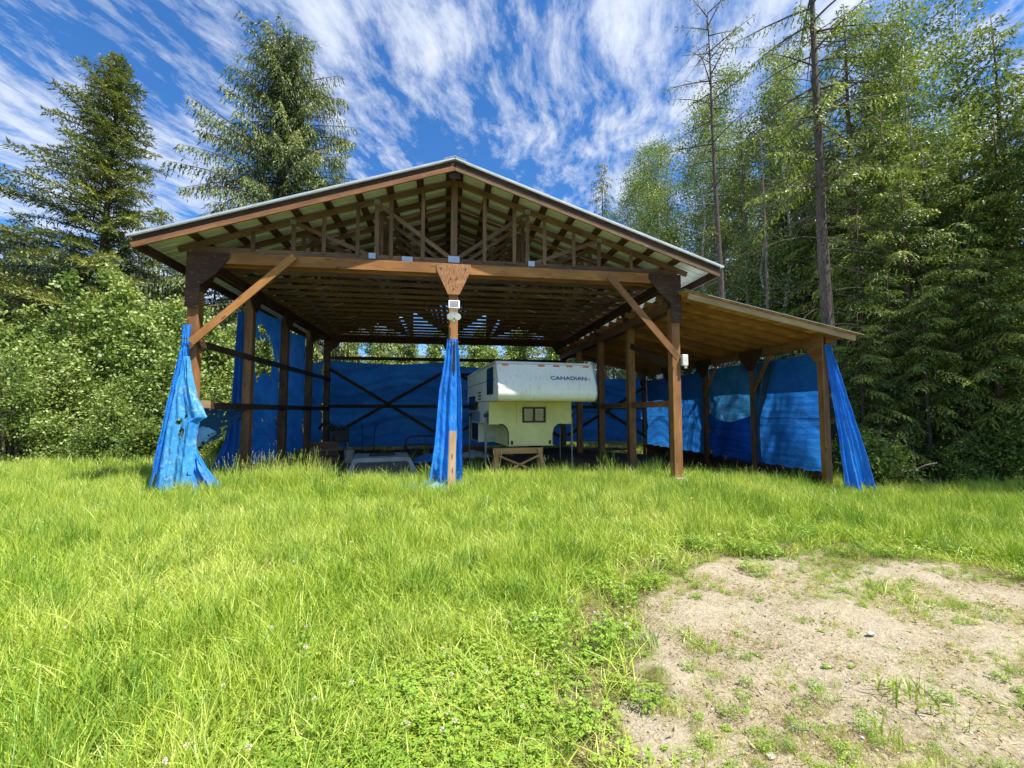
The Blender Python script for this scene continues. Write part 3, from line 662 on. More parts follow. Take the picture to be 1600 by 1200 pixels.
M_rub = plain('black_rubber', (.018, .018, .018), rough=.5)
M_seam = plain('seam_line', (.38, .37, .30), rough=.6)  # grey-beige tone of the panel joints
M_glass = plain('dark_window_glass', (.02, .024, .028), rough=.12, scale=2, spec=.3)
M_curt = plain('cream_curtain', (.50, .47, .34), (.34, .31, .2), rough=.8, scale=14)
M_amber = plain('amber_lens', (.75, .16, .02), (.6, .1, .01), rough=.25)
M_steel = plain('grey_steel', (.30, .30, .28), (.2, .2, .18), rough=.5, metal=.5)
M_alu = plain('aluminium_trim', (.62, .62, .58), rough=.35, metal=.5)
cp = tag(empty('truck_camper', (1.17, 9.88, 0), R(6.7)), 'white slide-in truck camper on corner jacks with CANADIAN across its cabover nose', 'camper')
WC = 2.46; ZT = 2.80; ZU = 1.86; YW = 1.42; LEN = 4.3; WL = .09; WR = 2.37
arc = lambda cx, cz, r, a0, a1, n: [(cx + r * math.cos(R(a0 + (a1 - a0) * i / n)), cz + r * math.sin(R(a0 + (a1 - a0) * i / n))) for i in range(n + 1)]
prof = [(LEN, ZT - .05), (LEN * .6, ZT)] + arc(.36, ZT - .08, .08, 90, 165, 4) + [(.05, 2.20)] + arc(.23, 2.04, .19, 160, 262, 9) + [(.5, ZU - .015), (YW - .1, ZU + .02), (YW, ZU + .02), (LEN, ZU + .02)]
MB().prism(prof, 0, WC, 'x').build('cabover_shell', M_skin, cp, bevel=.012)
arcL = [(WL, 1.26)] + [(WL, 1.855)]
low = [(WL, 1.857), (WL, 1.27)] + arc(.36, 1.03, .24, 90, 0, 6) + [(.60, .70), (WC - .62, .70)] + arc(WC - .36 - .02, 1.03, .24, 180, 90, 6) + [(WR, 1.27), (WR, 1.857)]
MB().prism(low, YW, YW + .05, 'y').build('front_wall', M_skin2, cp)
MB().box(WL, YW + .052, 1.27, WR, LEN - .003, 1.876).build('camper_body', M_skin, cp)
MB().box(.61, YW + .052, .70, WC - .63, LEN, 1.268).build('tub', M_skin2, cp)
MB().tube([(.36, YW - .0, 1.272), (.47, YW, 1.255), (.56, YW, 1.17), (.602, YW, 1.03), (.602, YW, .73)], .016, 6).build('arch_trim', M_rub, cp)
MB().tube([(WC - .38, YW, 1.272), (WC - .49, YW, 1.255), (WC - .58, YW, 1.17), (WC - .622, YW, 1.03), (WC - .622, YW, .73)], .016, 6).build('arch_trim', M_rub, cp)
MB().box(.66, YW - .012, .71, WC - .68, YW - .002, .86).build('kick_panel', M_skin2, cp)
for x in (.665, WC - .745): MB().box(x, YW - .02, .74, x + .06, YW - .013, .84).build('anchor', M_rub, cp)
MB().box(WL - .004, YW + .06, 1.30, WL - .0005, LEN - .05, 1.60).build('lower_band', M_band, cp)
MB().box(-.006, .42, 2.36, -.0015, LEN - .01, 2.375).build('stripe', M_rub, cp)
MB().box(WL - .012, YW + .052, 1.262, WL + .02, LEN, 1.276).build('skirt_trim', M_alu, cp)
for (z0, z1) in ((ZT - .02, ZT + .012),): MB().box(-.012, .36, z0 - .06, .02, LEN * .62, z0).build('roof_trim', M_alu, cp)
for x in (.0, WC):
    edge = [(x, p[0] - .004, p[1]) for p in prof[2:-3]]
    MB().tube(edge, .014, 6).build('corner_trim', M_alu, cp)
def window(x0, x1, z0, z1, y, par, curtains=False):
    fr = MB()
    t = .045; fr.box(x0, y - .03, z0, x1, y - .001, z0 + t).box(x0, y - .03, z1 - t, x1, y - .001, z1).box(x0, y - .03, z0 + t, x0 + t, y - .001, z1 - t).box(x1 - t, y - .03, z0 + t, x1, y - .001, z1 - t)
    xm = (x0 + x1) / 2; fr.box(xm - .028, y - .032, z0 + t, xm + .028, y - .001, z1 - t)
    o = fr.build('window', M_rub, par)
    MB().box(x0 + t, y - .012, z0 + t, xm - .028, y - .006, z1 - t).build('pane', M_glassc, o); MB().box(xm + .028, y - .012, z0 + t, x1 - t, y - .006, z1 - t).build('pane', M_glassc, o)
    n = 40; vs = []; 
    for i in range(n + 1):
        x = x0 + t + (x1 - x0 - 2 * t) * i / n; yy = y - .0045 + .003 * math.sin(i * 1.4)
        vs += [(x, yy, z0 + t), (x, yy, z1 - t)]
    MB().add(vs, [(2 * i, 2 * i + 2, 2 * i + 3, 2 * i + 1) for i in range(n)]).build('curtain', M_curt, o)
def glassy():
    m, T = new_mat('window_pane'); gl = T.new('ShaderNodeBsdfGlossy', ins={'Roughness': .05, 'Color': (.9, .9, .9, 1)}); tr = T.new('ShaderNodeBsdfTransparent', ins={'Color': (.78, .8, .78, 1)})
    x = T.new('ShaderNodeMixShader', ins={0: .12, 1: tr.outputs[0], 2: gl.outputs[0]}); finish(T, x.outputs[0]); return m
M_glassc = glassy()
window(.98, 1.62, 1.31, 1.72, YW, cp)
def sidewin(y0, y1, z0, z1, x):
    t = .04; fr = MB().prism([(y0 + .03, z0), (y1 - .03, z0), (y1, z0 + .03), (y1, z1 - .03), (y1 - .03, z1), (y0 + .03, z1), (y0, z1 - .03), (y0, z0 + .03)], x - .022, x - .001, 'x')
    o = fr.build('side_window', M_rub, cp)
    MB().box(x - .026, y0 + t, z0 + t, x - .0225, y1 - t, z1 - t).build('pane', M_glass, o)
sidewin(.55, 1.22, 2.02, 2.68, 0); sidewin(2.9, 3.9, 1.62 + .02, 2.05, 0 + .0)
for k in range(3): MB().box(-.014, 2.05, 1.93 + k * .085, -.001, 2.45, 1.965 + k * .085).build('vent', M_rub, cp)
MB().box(WL - .014, 1.95, 1.30, WL - .005, 2.6, 1.66).build('access_hatch', M_skin, cp)
bx = MB().box(WL, 2.9, .72, .608, LEN, .75).box(WL, 2.9, .75, .608, 2.93, 1.26).box(WL, LEN - .03, .75, .608, LEN, 1.26).build('storage_box', M_alu, cp)
MB().box(WL + .05, 2.93, .75, .6, LEN - .03, 1.26).build('opening_shade_block', M_rub, cp)  # black block stands in for the shade inside the open compartment
for x in (.22, 1.12, 1.5, 1.84, 2.28):
    # face slope of the nose around z = 2.72
    l = MB().prism([(x - .085, 2.675), (x + .085, 2.675), (x + .07, 2.728), (x - .07, 2.728)], .255, .30, 'y').build('clearance_light', M_amber, cp, Matrix.Rotation(0, 4, 'X'), bevel=.006)
    MB().box(x - .095, .272, 2.668, x + .095, .306, 2.735).build('lamp_base', M_alu, l)
# lettering on the nose: flat print on its sloping face
fa = math.atan2(.30 - .06, 2.70 - 2.22)
def text(body, size, x, z, mat, name, sx=1.35, shear=.12, off=.0, par=cp):
    cu = bpy.data.curves.new(name, 'FONT'); cu.body = body; cu.size = size; cu.shear = shear; cu.offset = off; cu.extrude = .0015; cu.space_character = 1.02
    to = bpy.data.objects.new(name, cu); C.objects.link(to); bpy.context.view_layer.update()
    me = bpy.data.meshes.new_from_object(to); bpy.data.objects.remove(to)
    yy = .05 + (z - 2.20) * (.285 - .05) / (2.72 - 2.20) - .012
    M = Matrix.Translation((x, yy, z)) @ Matrix.Rotation(R(90) - math.atan((.285 - .05) / .52), 4, 'X') @ Matrix.Diagonal((sx, 1, 1, 1))
    me.materials.append(mat); return link(name, me, None, par, M)
M_ink = plain('navy_print', (.02, .05, .20), (.05, .09, .26), rough=.4, scale=12)
M_ink2 = plain('faded_print', (.42, .46, .50), (.5, .5, .5), rough=.5)
text('CANADIAN', .135, 1.30, 2.36, M_ink, 'lettering', 1.30, .0, .0028)
text('Jet', .115, 2.17, 2.355, M_ink2, 'faded_script', 1.2, .35)
for x in (.82, 1.64): MB().box(x - .004, YW - .006, 1.27, x + .004, YW - .0005, 1.84).build('panel_seam', M_seam, cp)
MB().box(WL, YW - .02, 1.835, WR, YW - .001, 1.856).build('seam_trim', M_alu, cp)
for y in (2.2, 3.2): MB().box(-.005, y, 1.90, -.0005, y + .008, ZT - .1).build('panel_seam', M_seam, cp)
MB().box(.03, .245, 2.735, WC - .03, .262, 2.75).build('seam_trim', M_alu, cp)
# jacks
for (x, y) in ((.03, YW + .12), (WC - .03, YW + .12), (.03, LEN - .3), (WC - .03, LEN - .3)):
    j = MB().tube([(0, 0, .55), (0, 0, 1.62)], .032, 8).build('jack', M_steel, cp, Matrix.Translation((x, y, 0)))
    MB().tube([(0, 0, .03), (0, 0, .549)], .022, 8).build('jack_leg', M_steel, j)
    MB().box(-.07, -.07, .0, .07, .07, .03).build('foot_plate', M_steel, j)
    MB().box(-.05, -.045, 1.45, .05, .045, 1.55).build('jack_bracket', M_rub, j)
MB().tube([(WC - .06, YW + .02, 1.80), (WC + .0, YW - .05, 1.70), (WC - .05, YW - .02, 1.5), (WC + .01, YW, 1.36), (WC - .02, YW + .06, 1.2)], .014, 6).build('hanging_cable', M_rub, cp)
MB().tube([(2.08, YW + .1, 1.16), (2.08, YW + .1, .3)], .009, 6).build('hanging_rod', M_steel, cp)
# sawhorse under the camper
sh = tag(empty('sawhorse', (1.83, 11.15, 0), R(6.7)), 'pale wooden sawhorse with crossed braces under the front of the camper', 'sawhorse')
lumber('top_rail', Vector((-.66, 0, .60)), Vector((.66, 0, .60)), .05, .15, M_sheath, sh)
for s in (-1, 1):
    for t in (-1, 1):
        lumber('leg', Vector((s * .54, t * .03, .66)), Vector((s * .66, t * .26, -.05)), .10, .04, M_sheath, sh, up=(0, 1, 0))
    lumber('cross_brace', Vector((s * .55, -.13 + s * .016, .50)), Vector((-s * .40, -.17 + s * .016, .10)), .025, .045, M_sheath, sh)

# ------------------------------------------------------------------ things stored under the roof
cn = tag(empty('truck_canopy', (-1.62, 11.9, -.06), R(9)), 'white pickup truck canopy with long dark window lying on the barn floor', 'truck canopy')
M_can = plain('canopy_shell', (.30, .32, .29), (.16, .18, .15), rough=.4, scale=3)
A = [(-.92, -.5, 0), (.92, -.5, 0), (.92, .9, 0), (-.92, .9, 0)]; Bt = [(-.72, -.36, .50), (.66, -.36, .50), (.66, .76, .52), (-.72, .76, .52)]
mb = MB().add(A + Bt, [(4, 5, 6, 7), (0, 1, 5, 4), (1, 2, 6, 5), (2, 3, 7, 6), (3, 0, 4, 7)]); mb.build('shell', M_can, cn, bevel=.03)
nrm = math.atan2(.14, .50)
fr = empty('window', (0, 0, 0)); bpy.data.objects.remove(fr)
Mw = Matrix.Translation((-.03, -.437, .25)) @ Matrix.Rotation(-nrm, 4, 'X')
fr = MB().prism([(-.72, -.13), (.70, -.13), (.66, .10), (.60, .15), (-.58, .15), (-.64, .10)], -.016, .0, 'y').build('window', M_rub, cn, Mw)
MB().prism([(-.66, -.10), (-.16, -.10), (-.16, .12), (-.58, .12)], -.022, -.017, 'y').build('pane', M_glass, fr)
MB().prism([(-.12, -.10), (.28, -.10), (.28, .12), (-.12, .12)], -.022, -.017, 'y').build('pane', M_glass, fr)
MB().prism([(.32, -.10), (.63, -.10), (.57, .12), (.32, .12)], -.022, -.017, 'y').build('pane', M_glass, fr)
MB().box(-.95, -.53, -.02, .95, -.50, .03).build('base_rail', M_alu, cn)
MB().box(-.35, .0, .523, .3, .5, .54).build('roof_pad', M_rub, cn)
# hand truck
ht = tag(empty('hand_truck', (*W(577, 14.5), 0), R(-8)), 'black hand truck standing upright behind the white canopy', 'hand truck')
for s in (-1, 1): MB().tube([(s * .17, 0, .08), (s * .19, 0, .7), (s * .22, .03, 1.12), (s * .235, .10, 1.2)], .014, 6).build('rail', M_rub, ht)
for z in (.25, .5, .72): MB().tube([(-.185, 0, z), (.185, 0, z)], .010, 6).build('crossbar', M_rub, ht)
MB().tube([(-.2, .0, .78), (.2, .0, .78)], .010, 6).build('crossbar', M_rub, ht)
MB().box(-.2, -.2, .05, .2, .0, .065).build('toe_plate', M_rub, ht)
for s in (-1, 1): MB().tube([(s * .20, .1, .12), (s * .25, .1, .12)], .12, 16).build('wheel', M_rub, ht)
# roll bar
rb = tag(empty('roll_bar', (*W(655, 13.2), 0), R(-10)), 'black tubular roll bar left of the wrapped centre post', 'roll bar')
MB().tube([(-.45, 0, 0), (-.42, 0, .55), (-.36, 0, .78), (-.22, 0, .86), (.7, 0, .88), (.85, 0, .78), (.9, 0, 0)], .03, 8).build('main_hoop', M_rub, rb, sm=True)
MB().tube([(-.41, .0, .6), (-.30, .5, .05)], .022, 8).build('brace', M_rub, rb)
MB().tube([(-.40, .0, .62), (.88, .0, .62)], .018, 8).build('crossbar', M_rub, rb)
# old engine on a stand, barrel, crates in the rear left corner
eg = tag(empty('old_engine', (*W(530, 15.2), 0), R(20)), 'dark greasy engine block on a stand in the rear left of the barn', 'engine')
M_eng = plain('greasy_iron', (.05, .045, .04), (.025, .022, .02), rough=.55, metal=.4, bmp=.4)
MB().box(-.32, -.25, .55, .32, .25, .95).build('block', M_eng, eg, bevel=.03)
for i in range(4): MB().tube([(-.24 + .16 * i, 0, .95), (-.24 + .16 * i, 0, 1.12)], [.07, .05], 10).build('cylinder_head', M_eng, eg)
MB().tube([(0, -.26, .72), (0, -.36, .72)], .17, 16).build('pulley', M_eng, eg)
MB().tube([(-.1, 0, 1.0), (-.3, 0, 1.22), (-.5, .05, 1.18), (-.62, .1, 1.0)], .05, 8).build('intake_pipe', M_eng, eg, sm=True)
for (x, y) in ((-.28, -.2), (.28, -.2), (-.28, .2), (.28, .2)): MB().tube([(x, y, .55), (x * 1.2, y * 1.2, 0)], .025, 6).build('leg', M_steel, eg)
bk = tag(empty('bucket', (*W(548, 13.6), 0)), 'grey plastic bucket beside the dark engine', 'bucket')
MB().tube([(0, 0, 0.0), (0, 0, .38), (0, 0, .40)], [.135, .16, .17], 18, caps=False).build('pail', M_grey, bk, sm=True)
MB().tube([(0, 0, .36), (0, 0, .363)], .158, 18).build('lid', M_grey, bk)
MB().tube([(-.165, 0, .36), (-.12, -.05, .46), (0, -.07, .50), (.12, -.05, .46), (.165, 0, .36)], .004, 5).build('handle', M_steel, bk)
def crate(loc, rz, sx, sy, sz, mat, label):
    c = tag(empty('crate', loc, rz), label, 'crate')
    n = 4; h = sz / n
    for k in range(n):
        for (p0, p1) in (((-sx, -sy), (sx, -sy)), ((-sx, sy), (sx, sy))): lumber('slat', Vector((*p0, h * (k + .5))), Vector((*p1, h * (k + .5))), .015, h * .82, mat, c)
        for (p0, p1) in (((-sx, -sy + .01), (-sx, sy - .01)), ((sx, -sy + .01), (sx, sy - .01))): lumber('slat', Vector((*p0, h * (k + .5))), Vector((*p1, h * (k + .5))), .015, h * .82, mat, c)
    for a in (-1, 1):
        for b_ in (-1, 1): lumber('corner_post', Vector((a * (sx - .03), b_ * (sy - .03), 0)), Vector((a * (sx - .03), b_ * (sy - .03), sz)), .04, .04, mat, c)
crate((*W(508, 14.3), 0), .3, .42, .3, .62, M_chord, 'slatted wooden crate in the shade left of the dark engine')
crate((*W(735, 15.5), 0), -.2, .45, .35, .4, M_frame, 'low slatted crate on the floor behind the camper jack')
# tyres right rear, log pieces
def tyre(loc, rot, label, group=None):
    t = tag(empty('tyre', loc), label, 'tyre', group); t.rotation_euler = rot
    vs = []; fs = []; n = 28; m = 10
    for i in range(n):
        a = 2 * math.pi * i / n
        for k in range(m):
            b_ = 2 * math.pi * k / m; rr = .27 + .075 * math.cos(b_); vs.append((rr * math.cos(a), rr * math.sin(a), .1 * math.sin(b_) + .1))
    for i in range(n):
        for k in range(m): fs.append((i * m + k, ((i + 1) % n) * m + k, ((i + 1) % n) * m + (k + 1) % m, i * m + (k + 1) % m))
    MB().add(vs, fs).build('tread', M_rub, t, sm=True); MB().tube([(0, 0, .05), (0, 0, .15)], .19, 20).build('rim', M_steel, t)
tyre((3.6, 17.6, 0), (0, 0, 0), 'old tyre lying flat at the bottom of the stack behind the camper')
tyre((3.62, 17.62, .2), (0, 0, .3), 'old tyre on top of the stack behind the camper')
for k, (x, y, l, rz) in enumerate(((6.4, 17.4, 2.4, .2), (6.7, 17.0, 2.0, .35), (6.2, 17.9, 2.2, .1))):
    o = lumber('lumber_plank', Vector((x - l / 2, y, .03 + .0)), Vector((x + l / 2, y + rz, .05)), .14, .04, M_chord, None)
    tag(o, ('nearest', 'middle', 'farthest')[(1, 0, 2)[k]] + ' loose plank lying on the floor at the back of the lean-to', 'plank')
# junk heap beyond camper : pale rags
def rag_fn(cx, cy, s):
    def fn(u, v):
        x = cx + (u - .5) * s + .05 * fb(v, 8, cx); y = cy + (v - .5) * s * .6; z = .02 + .22 * np.sin(u * math.pi) * np.sin(v * math.pi) + .08 * vnoise(u * 9, v * 9, 1, int(s * 10))
        return np.stack([x, y, z], -1)
    return fn
cloth('rag_heap', rag_fn(-.35, 14.2, 1.3), 30, 24, M_tarp2, 'crumpled pale blue tarp heap on the floor behind the wrapped centre post')
cloth('rag_heap', rag_fn(1.0, 15.0, 1.1), 30, 24, plain('pale_cloth', (.5, .52, .52), (.3, .33, .36), rough=.8, scale=6), 'pale grey cloth heap on the floor under the camper side')
#NEXT
# ------------------------------------------------------------------ plants: generators
def norm(a): return a / (np.linalg.norm(a, axis=-1, keepdims=True) + 1e-9)
def kites(P, D, Nn, L, Wd, mid=.42, cup=0.):
    """leaf-shaped quads: base P, direction D, rough normal Nn"""
    D = norm(D); Sd = norm(np.cross(D, Nn)); Nn = np.cross(Sd, D); L = np.asarray(L)[:, None]; Wd = np.asarray(Wd)[:, None]
    V = np.empty((len(P), 4, 3)); V[:, 0] = P; V[:, 1] = P + D * L * mid + Sd * Wd * .5 + Nn * L * cup; V[:, 2] = P + D * L; V[:, 3] = P + D * L * mid - Sd * Wd * .5 + Nn * L * cup
    return V.reshape(-1, 3)
def leafmesh(name, V, tint, mat):
    F = np.arange(len(V)).reshape(-1, 4); me = mesh_np(name, V, F, tint=np.clip(tint, 0, 1)); me.materials.append(mat); return me
def conifer(seed, H, Rr, base, nbr, e0=.25, droop=.5, twig=.34, step=.14, hang=.25, leafL=.16, leafW=.05, per=5, pw=.8, r0=.2, mats=(B_brown, L_dark), upsweep=0., gap=.0, bare=None, lean=(0, 0), wind=0., crown=None, tuft=False, tdead=0.):
    g = np.random.default_rng(seed); tb = MB(); Vs = []; Ts = []
    nt = 9; tz = np.linspace(0, H, nt); tx = np.cumsum(g.normal(0, .03, nt)) * H / 20 + lean[0] * tz / H; ty = np.cumsum(g.normal(0, .03, nt)) * H / 20 + lean[1] * tz / H
    tx -= tx[0]; ty -= ty[0]
    tb.tube([(tx[i], ty[i], tz[i] - .3 * (i == 0)) for i in range(nt)], [max(.012, r0 * (1 - tz[i] / H) ** .8 * (1.25 if i == 0 else 1)) for i in range(nt)], 8)
    def tr(z): return np.array([np.interp(z, tz, tx), np.interp(z, tz, ty), z])
    az = g.uniform(0, 6.28)
    for i in range(nbr):
        t = (i + g.uniform(0, .9)) / nbr; h = base + (H * .985 - base) * t ** .92; az += 2.4 + g.normal(0, .35)
        prof = (crown(t) if crown else (1 - t) ** pw)
        Lb = (Rr * prof + .22) * g.uniform(.62, 1.12) * (1 if g.random() > gap else .45)
        hd = np.array([math.cos(az), math.sin(az), 0]); Lb *= 1 + wind * hd[0]
        s = np.arange(.0, 1.0001, min(.5, step / max(Lb, .3))); el = e0 * (.4 + 1.0 * t) + g.normal(0, .08) + upsweep * t
        bx = g.normal(0, .08)
        side = np.array([-hd[1], hd[0], 0])
        p = tr(h)[None] + hd[None] * (Lb * s)[:, None] + side[None] * (bx * Lb * s * s)[:, None]; p[:, 2] += math.tan(el) * Lb * s - droop * Lb * s * s * (1 - .6 * t) + .12 * droop * Lb * s ** 3
        k = max(2, len(s) // 4); ks = list(range(0, len(s), k)) + ([len(s) - 1] if (len(s) - 1) % k else [])
        tb.tube([p[j] for j in ks], [max(.004, (.012 + .012 * Lb) * (1 - .9 * s[j])) for j in ks], 3, caps=False)
        if tdead and g.random() < tdead: continue
        T = norm(np.gradient(p, axis=0)); bt = g.uniform(0, 1) * .6
        m = s > (.06 if t > .6 else .16); ps = p[m]; Tt = T[m]; ss = s[m]
        if len(ps) == 0: continue
        for sg in (-1, 1, 0):
            tl = twig * (.35 + .75 * (1 - ss) ** .6) * g.uniform(.55, 1.2, len(ss)) * min(1, .45 + Lb / 2.5)
            sd = norm(np.cross(Tt, [0, 0, 1.]))
            if sg == 0:
                if not tuft and g.random() < .5: continue
                d = norm(Tt * .8 + np.array([0, 0, .5]) * (1 if tuft else -1) + g.normal(0, .25, ps.shape)); tl = tl * .7
            else: d = norm(Tt * .62 + sd * sg * .85 + np.array([0, 0, -1]) * hang * g.uniform(.3, 1.3, len(ss))[:, None] + g.normal(0, .14, ps.shape))
            for q in range(per):
                u = (q + .3) / per; b = ps + d * (tl * u)[:, None] + np.array([0, 0, -1]) * (hang * .5 * tl * u * u)[:, None]
                ld = norm(d + g.normal(0, .42, ps.shape) + np.array([0, 0, -1]) * hang * .5)
                Vs.append(kites(b, ld, np.array([0, 0, 1.]) + g.normal(0, .35, ps.shape), leafL * g.uniform(.7, 1.35, len(ss)), leafW * g.uniform(.7, 1.3, len(ss))))
                Ts.append(np.clip(bt + .45 * ss + g.normal(0, .1, len(ss)), 0, 1))  # lit branch tips and shaded crown interior put into the tint
    if bare:
        for i in range(bare[2]):
            h = g.uniform(bare[0], bare[1]); a = g.uniform(0, 6.28); L = g.uniform(.4, bare[3]); e = g.uniform(-.35, .25)
            hd = np.array([math.cos(a), math.sin(a), 0]); pts = [tr(h)]
            for j in range(1, 5):
                u = j / 4; pts.append(tr(h) + hd * L * u + np.array([g.normal(0, .05), g.normal(0, .05), L * (e * u - .35 * u * u)]))
            tb.tube(pts, [.02, .015, .011, .007, .003], 3, caps=False)
            for j in (2, 3):
                q = pts[j]; dd = norm(hd + g.normal(0, .7, 3)); tb.tube([q, q + dd * L * .22 + np.array([0, 0, -.05])], [.007, .002], 3, caps=False)
    tm = tb.mesh('conifer_trunk', True); tm.materials.append(mats[0])
    return tm, leafmesh('conifer_foliage', np.concatenate(Vs), np.concatenate(Ts), mats[1])
def broad(seed, H, Rr, stems, nbr, nleaf, L=.09, Wd=.065, base=.15, r0=.05, mats=(B_stem, L_bush), spread=.25, pw=.7, up=.75, clump=.28, lean=.1, droopy=.3, topbias=1.0):
    g = np.random.default_rng(seed); tb = MB(); C_ = []; tt = []
    for k in range(stems):
        a = g.uniform(0, 6.28); off = np.array([math.cos(a), math.sin(a), 0]) * g.uniform(0, spread * Rr); Hs = H * g.uniform(.72, 1.0) if k else H
        dr = np.array([math.cos(a), math.sin(a), 0]) * g.uniform(.0, lean) * H + np.array([g.normal(0, .02), g.normal(0, .02), 0]) * H
        n = 7; pts = [off + dr * (j / (n - 1)) ** 1.4 + np.array([g.normal(0, .012) * H * (j > 0), g.normal(0, .012) * H * (j > 0), Hs * j / (n - 1) - .15 * (j == 0)]) for j in range(n)]
        tb.tube(pts, [max(.006, r0 * (1 - j / (n - 1)) ** .85) for j in range(n)], 6); P = np.array(pts)
        for i in range(nbr):
            t = base + (1 - base) * ((i + g.random()) / nbr) ** .9; x = t * (n - 1); j = min(int(x), n - 2); p0 = P[j] + (P[j + 1] - P[j]) * (x - j)
            az = g.uniform(0, 6.28); Lb = Rr * (1.0 - t) ** pw * g.uniform(.5, 1.15) + .25 * min(1, Rr); el = up + g.normal(0, .2)
            d = np.array([math.cos(az) * math.cos(el), math.sin(az) * math.cos(el), math.sin(el)])
            q = [p0 + d * Lb * u + np.array([0, 0, -.25 * Lb * u * u]) + g.normal(0, .03, 3) * Lb for u in (.33, .66, 1.0)]
            tb.tube([p0] + q, [max(.004, r0 * .35 * (1 - t) + .004), .007, .005, .002], 3, caps=False)
            bt = g.uniform(0, .6)
            for u in np.linspace(.25, 1.05, max(3, int(Lb / .22))):
                c = p0 + d * Lb * u + np.array([0, 0, -.25 * Lb * u * u]) + g.normal(0, .06, 3) * Lb
                C_.append(c); tt.append(bt + .3 * u)
        for u in np.linspace(.7, 1, 5):
            C_.append(P[min(n - 1, int(u * (n - 1)))] + g.normal(0, .08, 3)); tt.append(.6)
    C_ = np.array(C_); tt = np.array(tt); idx = g.integers(0, len(C_), nleaf)
    P = C_[idx] + g.normal(0, clump, (nleaf, 3)) * np.array([1, 1, .8]); P = P[P[:, 2] > .05]; idx = idx[:len(P)]; n = len(P)
    D = norm(g.normal(0, 1, (n, 3)) + np.array([0, 0, -droopy])); Nn = norm(g.normal(0, .8, (n, 3)) + np.array([0, 0, .9]))
    V = kites(P, D, Nn, L * g.uniform(.6, 1.3, n), Wd * g.uniform(.7, 1.2, n), .45, .06)
    tm = tb.mesh('stem', True); tm.materials.append(mats[0])
    return tm, leafmesh('leaves', V, tt[idx] + g.normal(0, .15, n), mats[1])
def plant(name, kit, loc, label, cat, sc=1., rz=0., group=None, sz=None, parts=('trunk', 'crown')):
    e = empty(name, (loc[0], loc[1], float(gz(*loc[:2])) - .05), rz); e.scale = (sc, sc, sz or sc); tag(e, label, cat, group)
    link(parts[0], kit[0], None, e); c = link(parts[1], kit[1], None, e); c['kind'] = 'stuff'; return e
RS = random.Random(4)
# ------------------------------------------------------------------ hero trees
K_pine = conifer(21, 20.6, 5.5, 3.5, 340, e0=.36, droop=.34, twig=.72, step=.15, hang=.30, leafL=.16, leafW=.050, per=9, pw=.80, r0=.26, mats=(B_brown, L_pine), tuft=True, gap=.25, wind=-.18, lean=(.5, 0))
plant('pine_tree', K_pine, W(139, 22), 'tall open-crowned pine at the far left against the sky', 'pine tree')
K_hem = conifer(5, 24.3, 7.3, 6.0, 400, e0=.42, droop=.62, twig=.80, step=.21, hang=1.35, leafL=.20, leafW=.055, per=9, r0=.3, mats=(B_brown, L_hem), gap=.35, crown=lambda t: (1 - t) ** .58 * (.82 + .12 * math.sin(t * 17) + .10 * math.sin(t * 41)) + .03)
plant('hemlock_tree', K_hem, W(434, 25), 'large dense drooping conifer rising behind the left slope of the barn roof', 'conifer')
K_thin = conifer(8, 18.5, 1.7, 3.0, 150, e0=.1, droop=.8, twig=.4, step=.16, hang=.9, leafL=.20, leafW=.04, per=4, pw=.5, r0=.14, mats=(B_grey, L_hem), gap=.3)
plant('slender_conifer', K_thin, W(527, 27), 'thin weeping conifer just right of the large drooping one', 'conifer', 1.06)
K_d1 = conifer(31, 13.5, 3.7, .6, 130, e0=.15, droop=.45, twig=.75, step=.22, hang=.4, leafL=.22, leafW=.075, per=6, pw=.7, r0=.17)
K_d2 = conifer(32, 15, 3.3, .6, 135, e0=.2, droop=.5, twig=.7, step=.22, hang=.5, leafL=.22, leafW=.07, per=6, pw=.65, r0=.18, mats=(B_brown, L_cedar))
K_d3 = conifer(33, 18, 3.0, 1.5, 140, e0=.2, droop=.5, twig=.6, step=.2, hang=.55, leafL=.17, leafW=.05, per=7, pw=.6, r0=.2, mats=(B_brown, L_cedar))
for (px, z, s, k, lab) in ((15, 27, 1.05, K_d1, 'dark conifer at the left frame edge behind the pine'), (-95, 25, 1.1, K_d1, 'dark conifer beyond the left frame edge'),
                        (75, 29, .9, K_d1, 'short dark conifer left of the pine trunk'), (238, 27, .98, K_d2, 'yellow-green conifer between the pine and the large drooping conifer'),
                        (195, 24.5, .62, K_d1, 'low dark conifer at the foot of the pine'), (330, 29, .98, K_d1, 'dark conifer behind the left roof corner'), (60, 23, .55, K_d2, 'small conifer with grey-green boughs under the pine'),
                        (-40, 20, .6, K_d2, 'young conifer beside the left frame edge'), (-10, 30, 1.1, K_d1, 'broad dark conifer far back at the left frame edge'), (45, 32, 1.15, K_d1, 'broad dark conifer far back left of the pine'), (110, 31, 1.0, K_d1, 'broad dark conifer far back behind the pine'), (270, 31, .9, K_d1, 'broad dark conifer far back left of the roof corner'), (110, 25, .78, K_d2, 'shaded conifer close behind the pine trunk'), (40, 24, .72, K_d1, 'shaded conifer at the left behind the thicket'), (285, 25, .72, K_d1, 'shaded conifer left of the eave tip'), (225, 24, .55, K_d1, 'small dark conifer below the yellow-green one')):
    plant('conifer', k, W(px, z), lab, 'conifer', s, RS.uniform(0, 6))
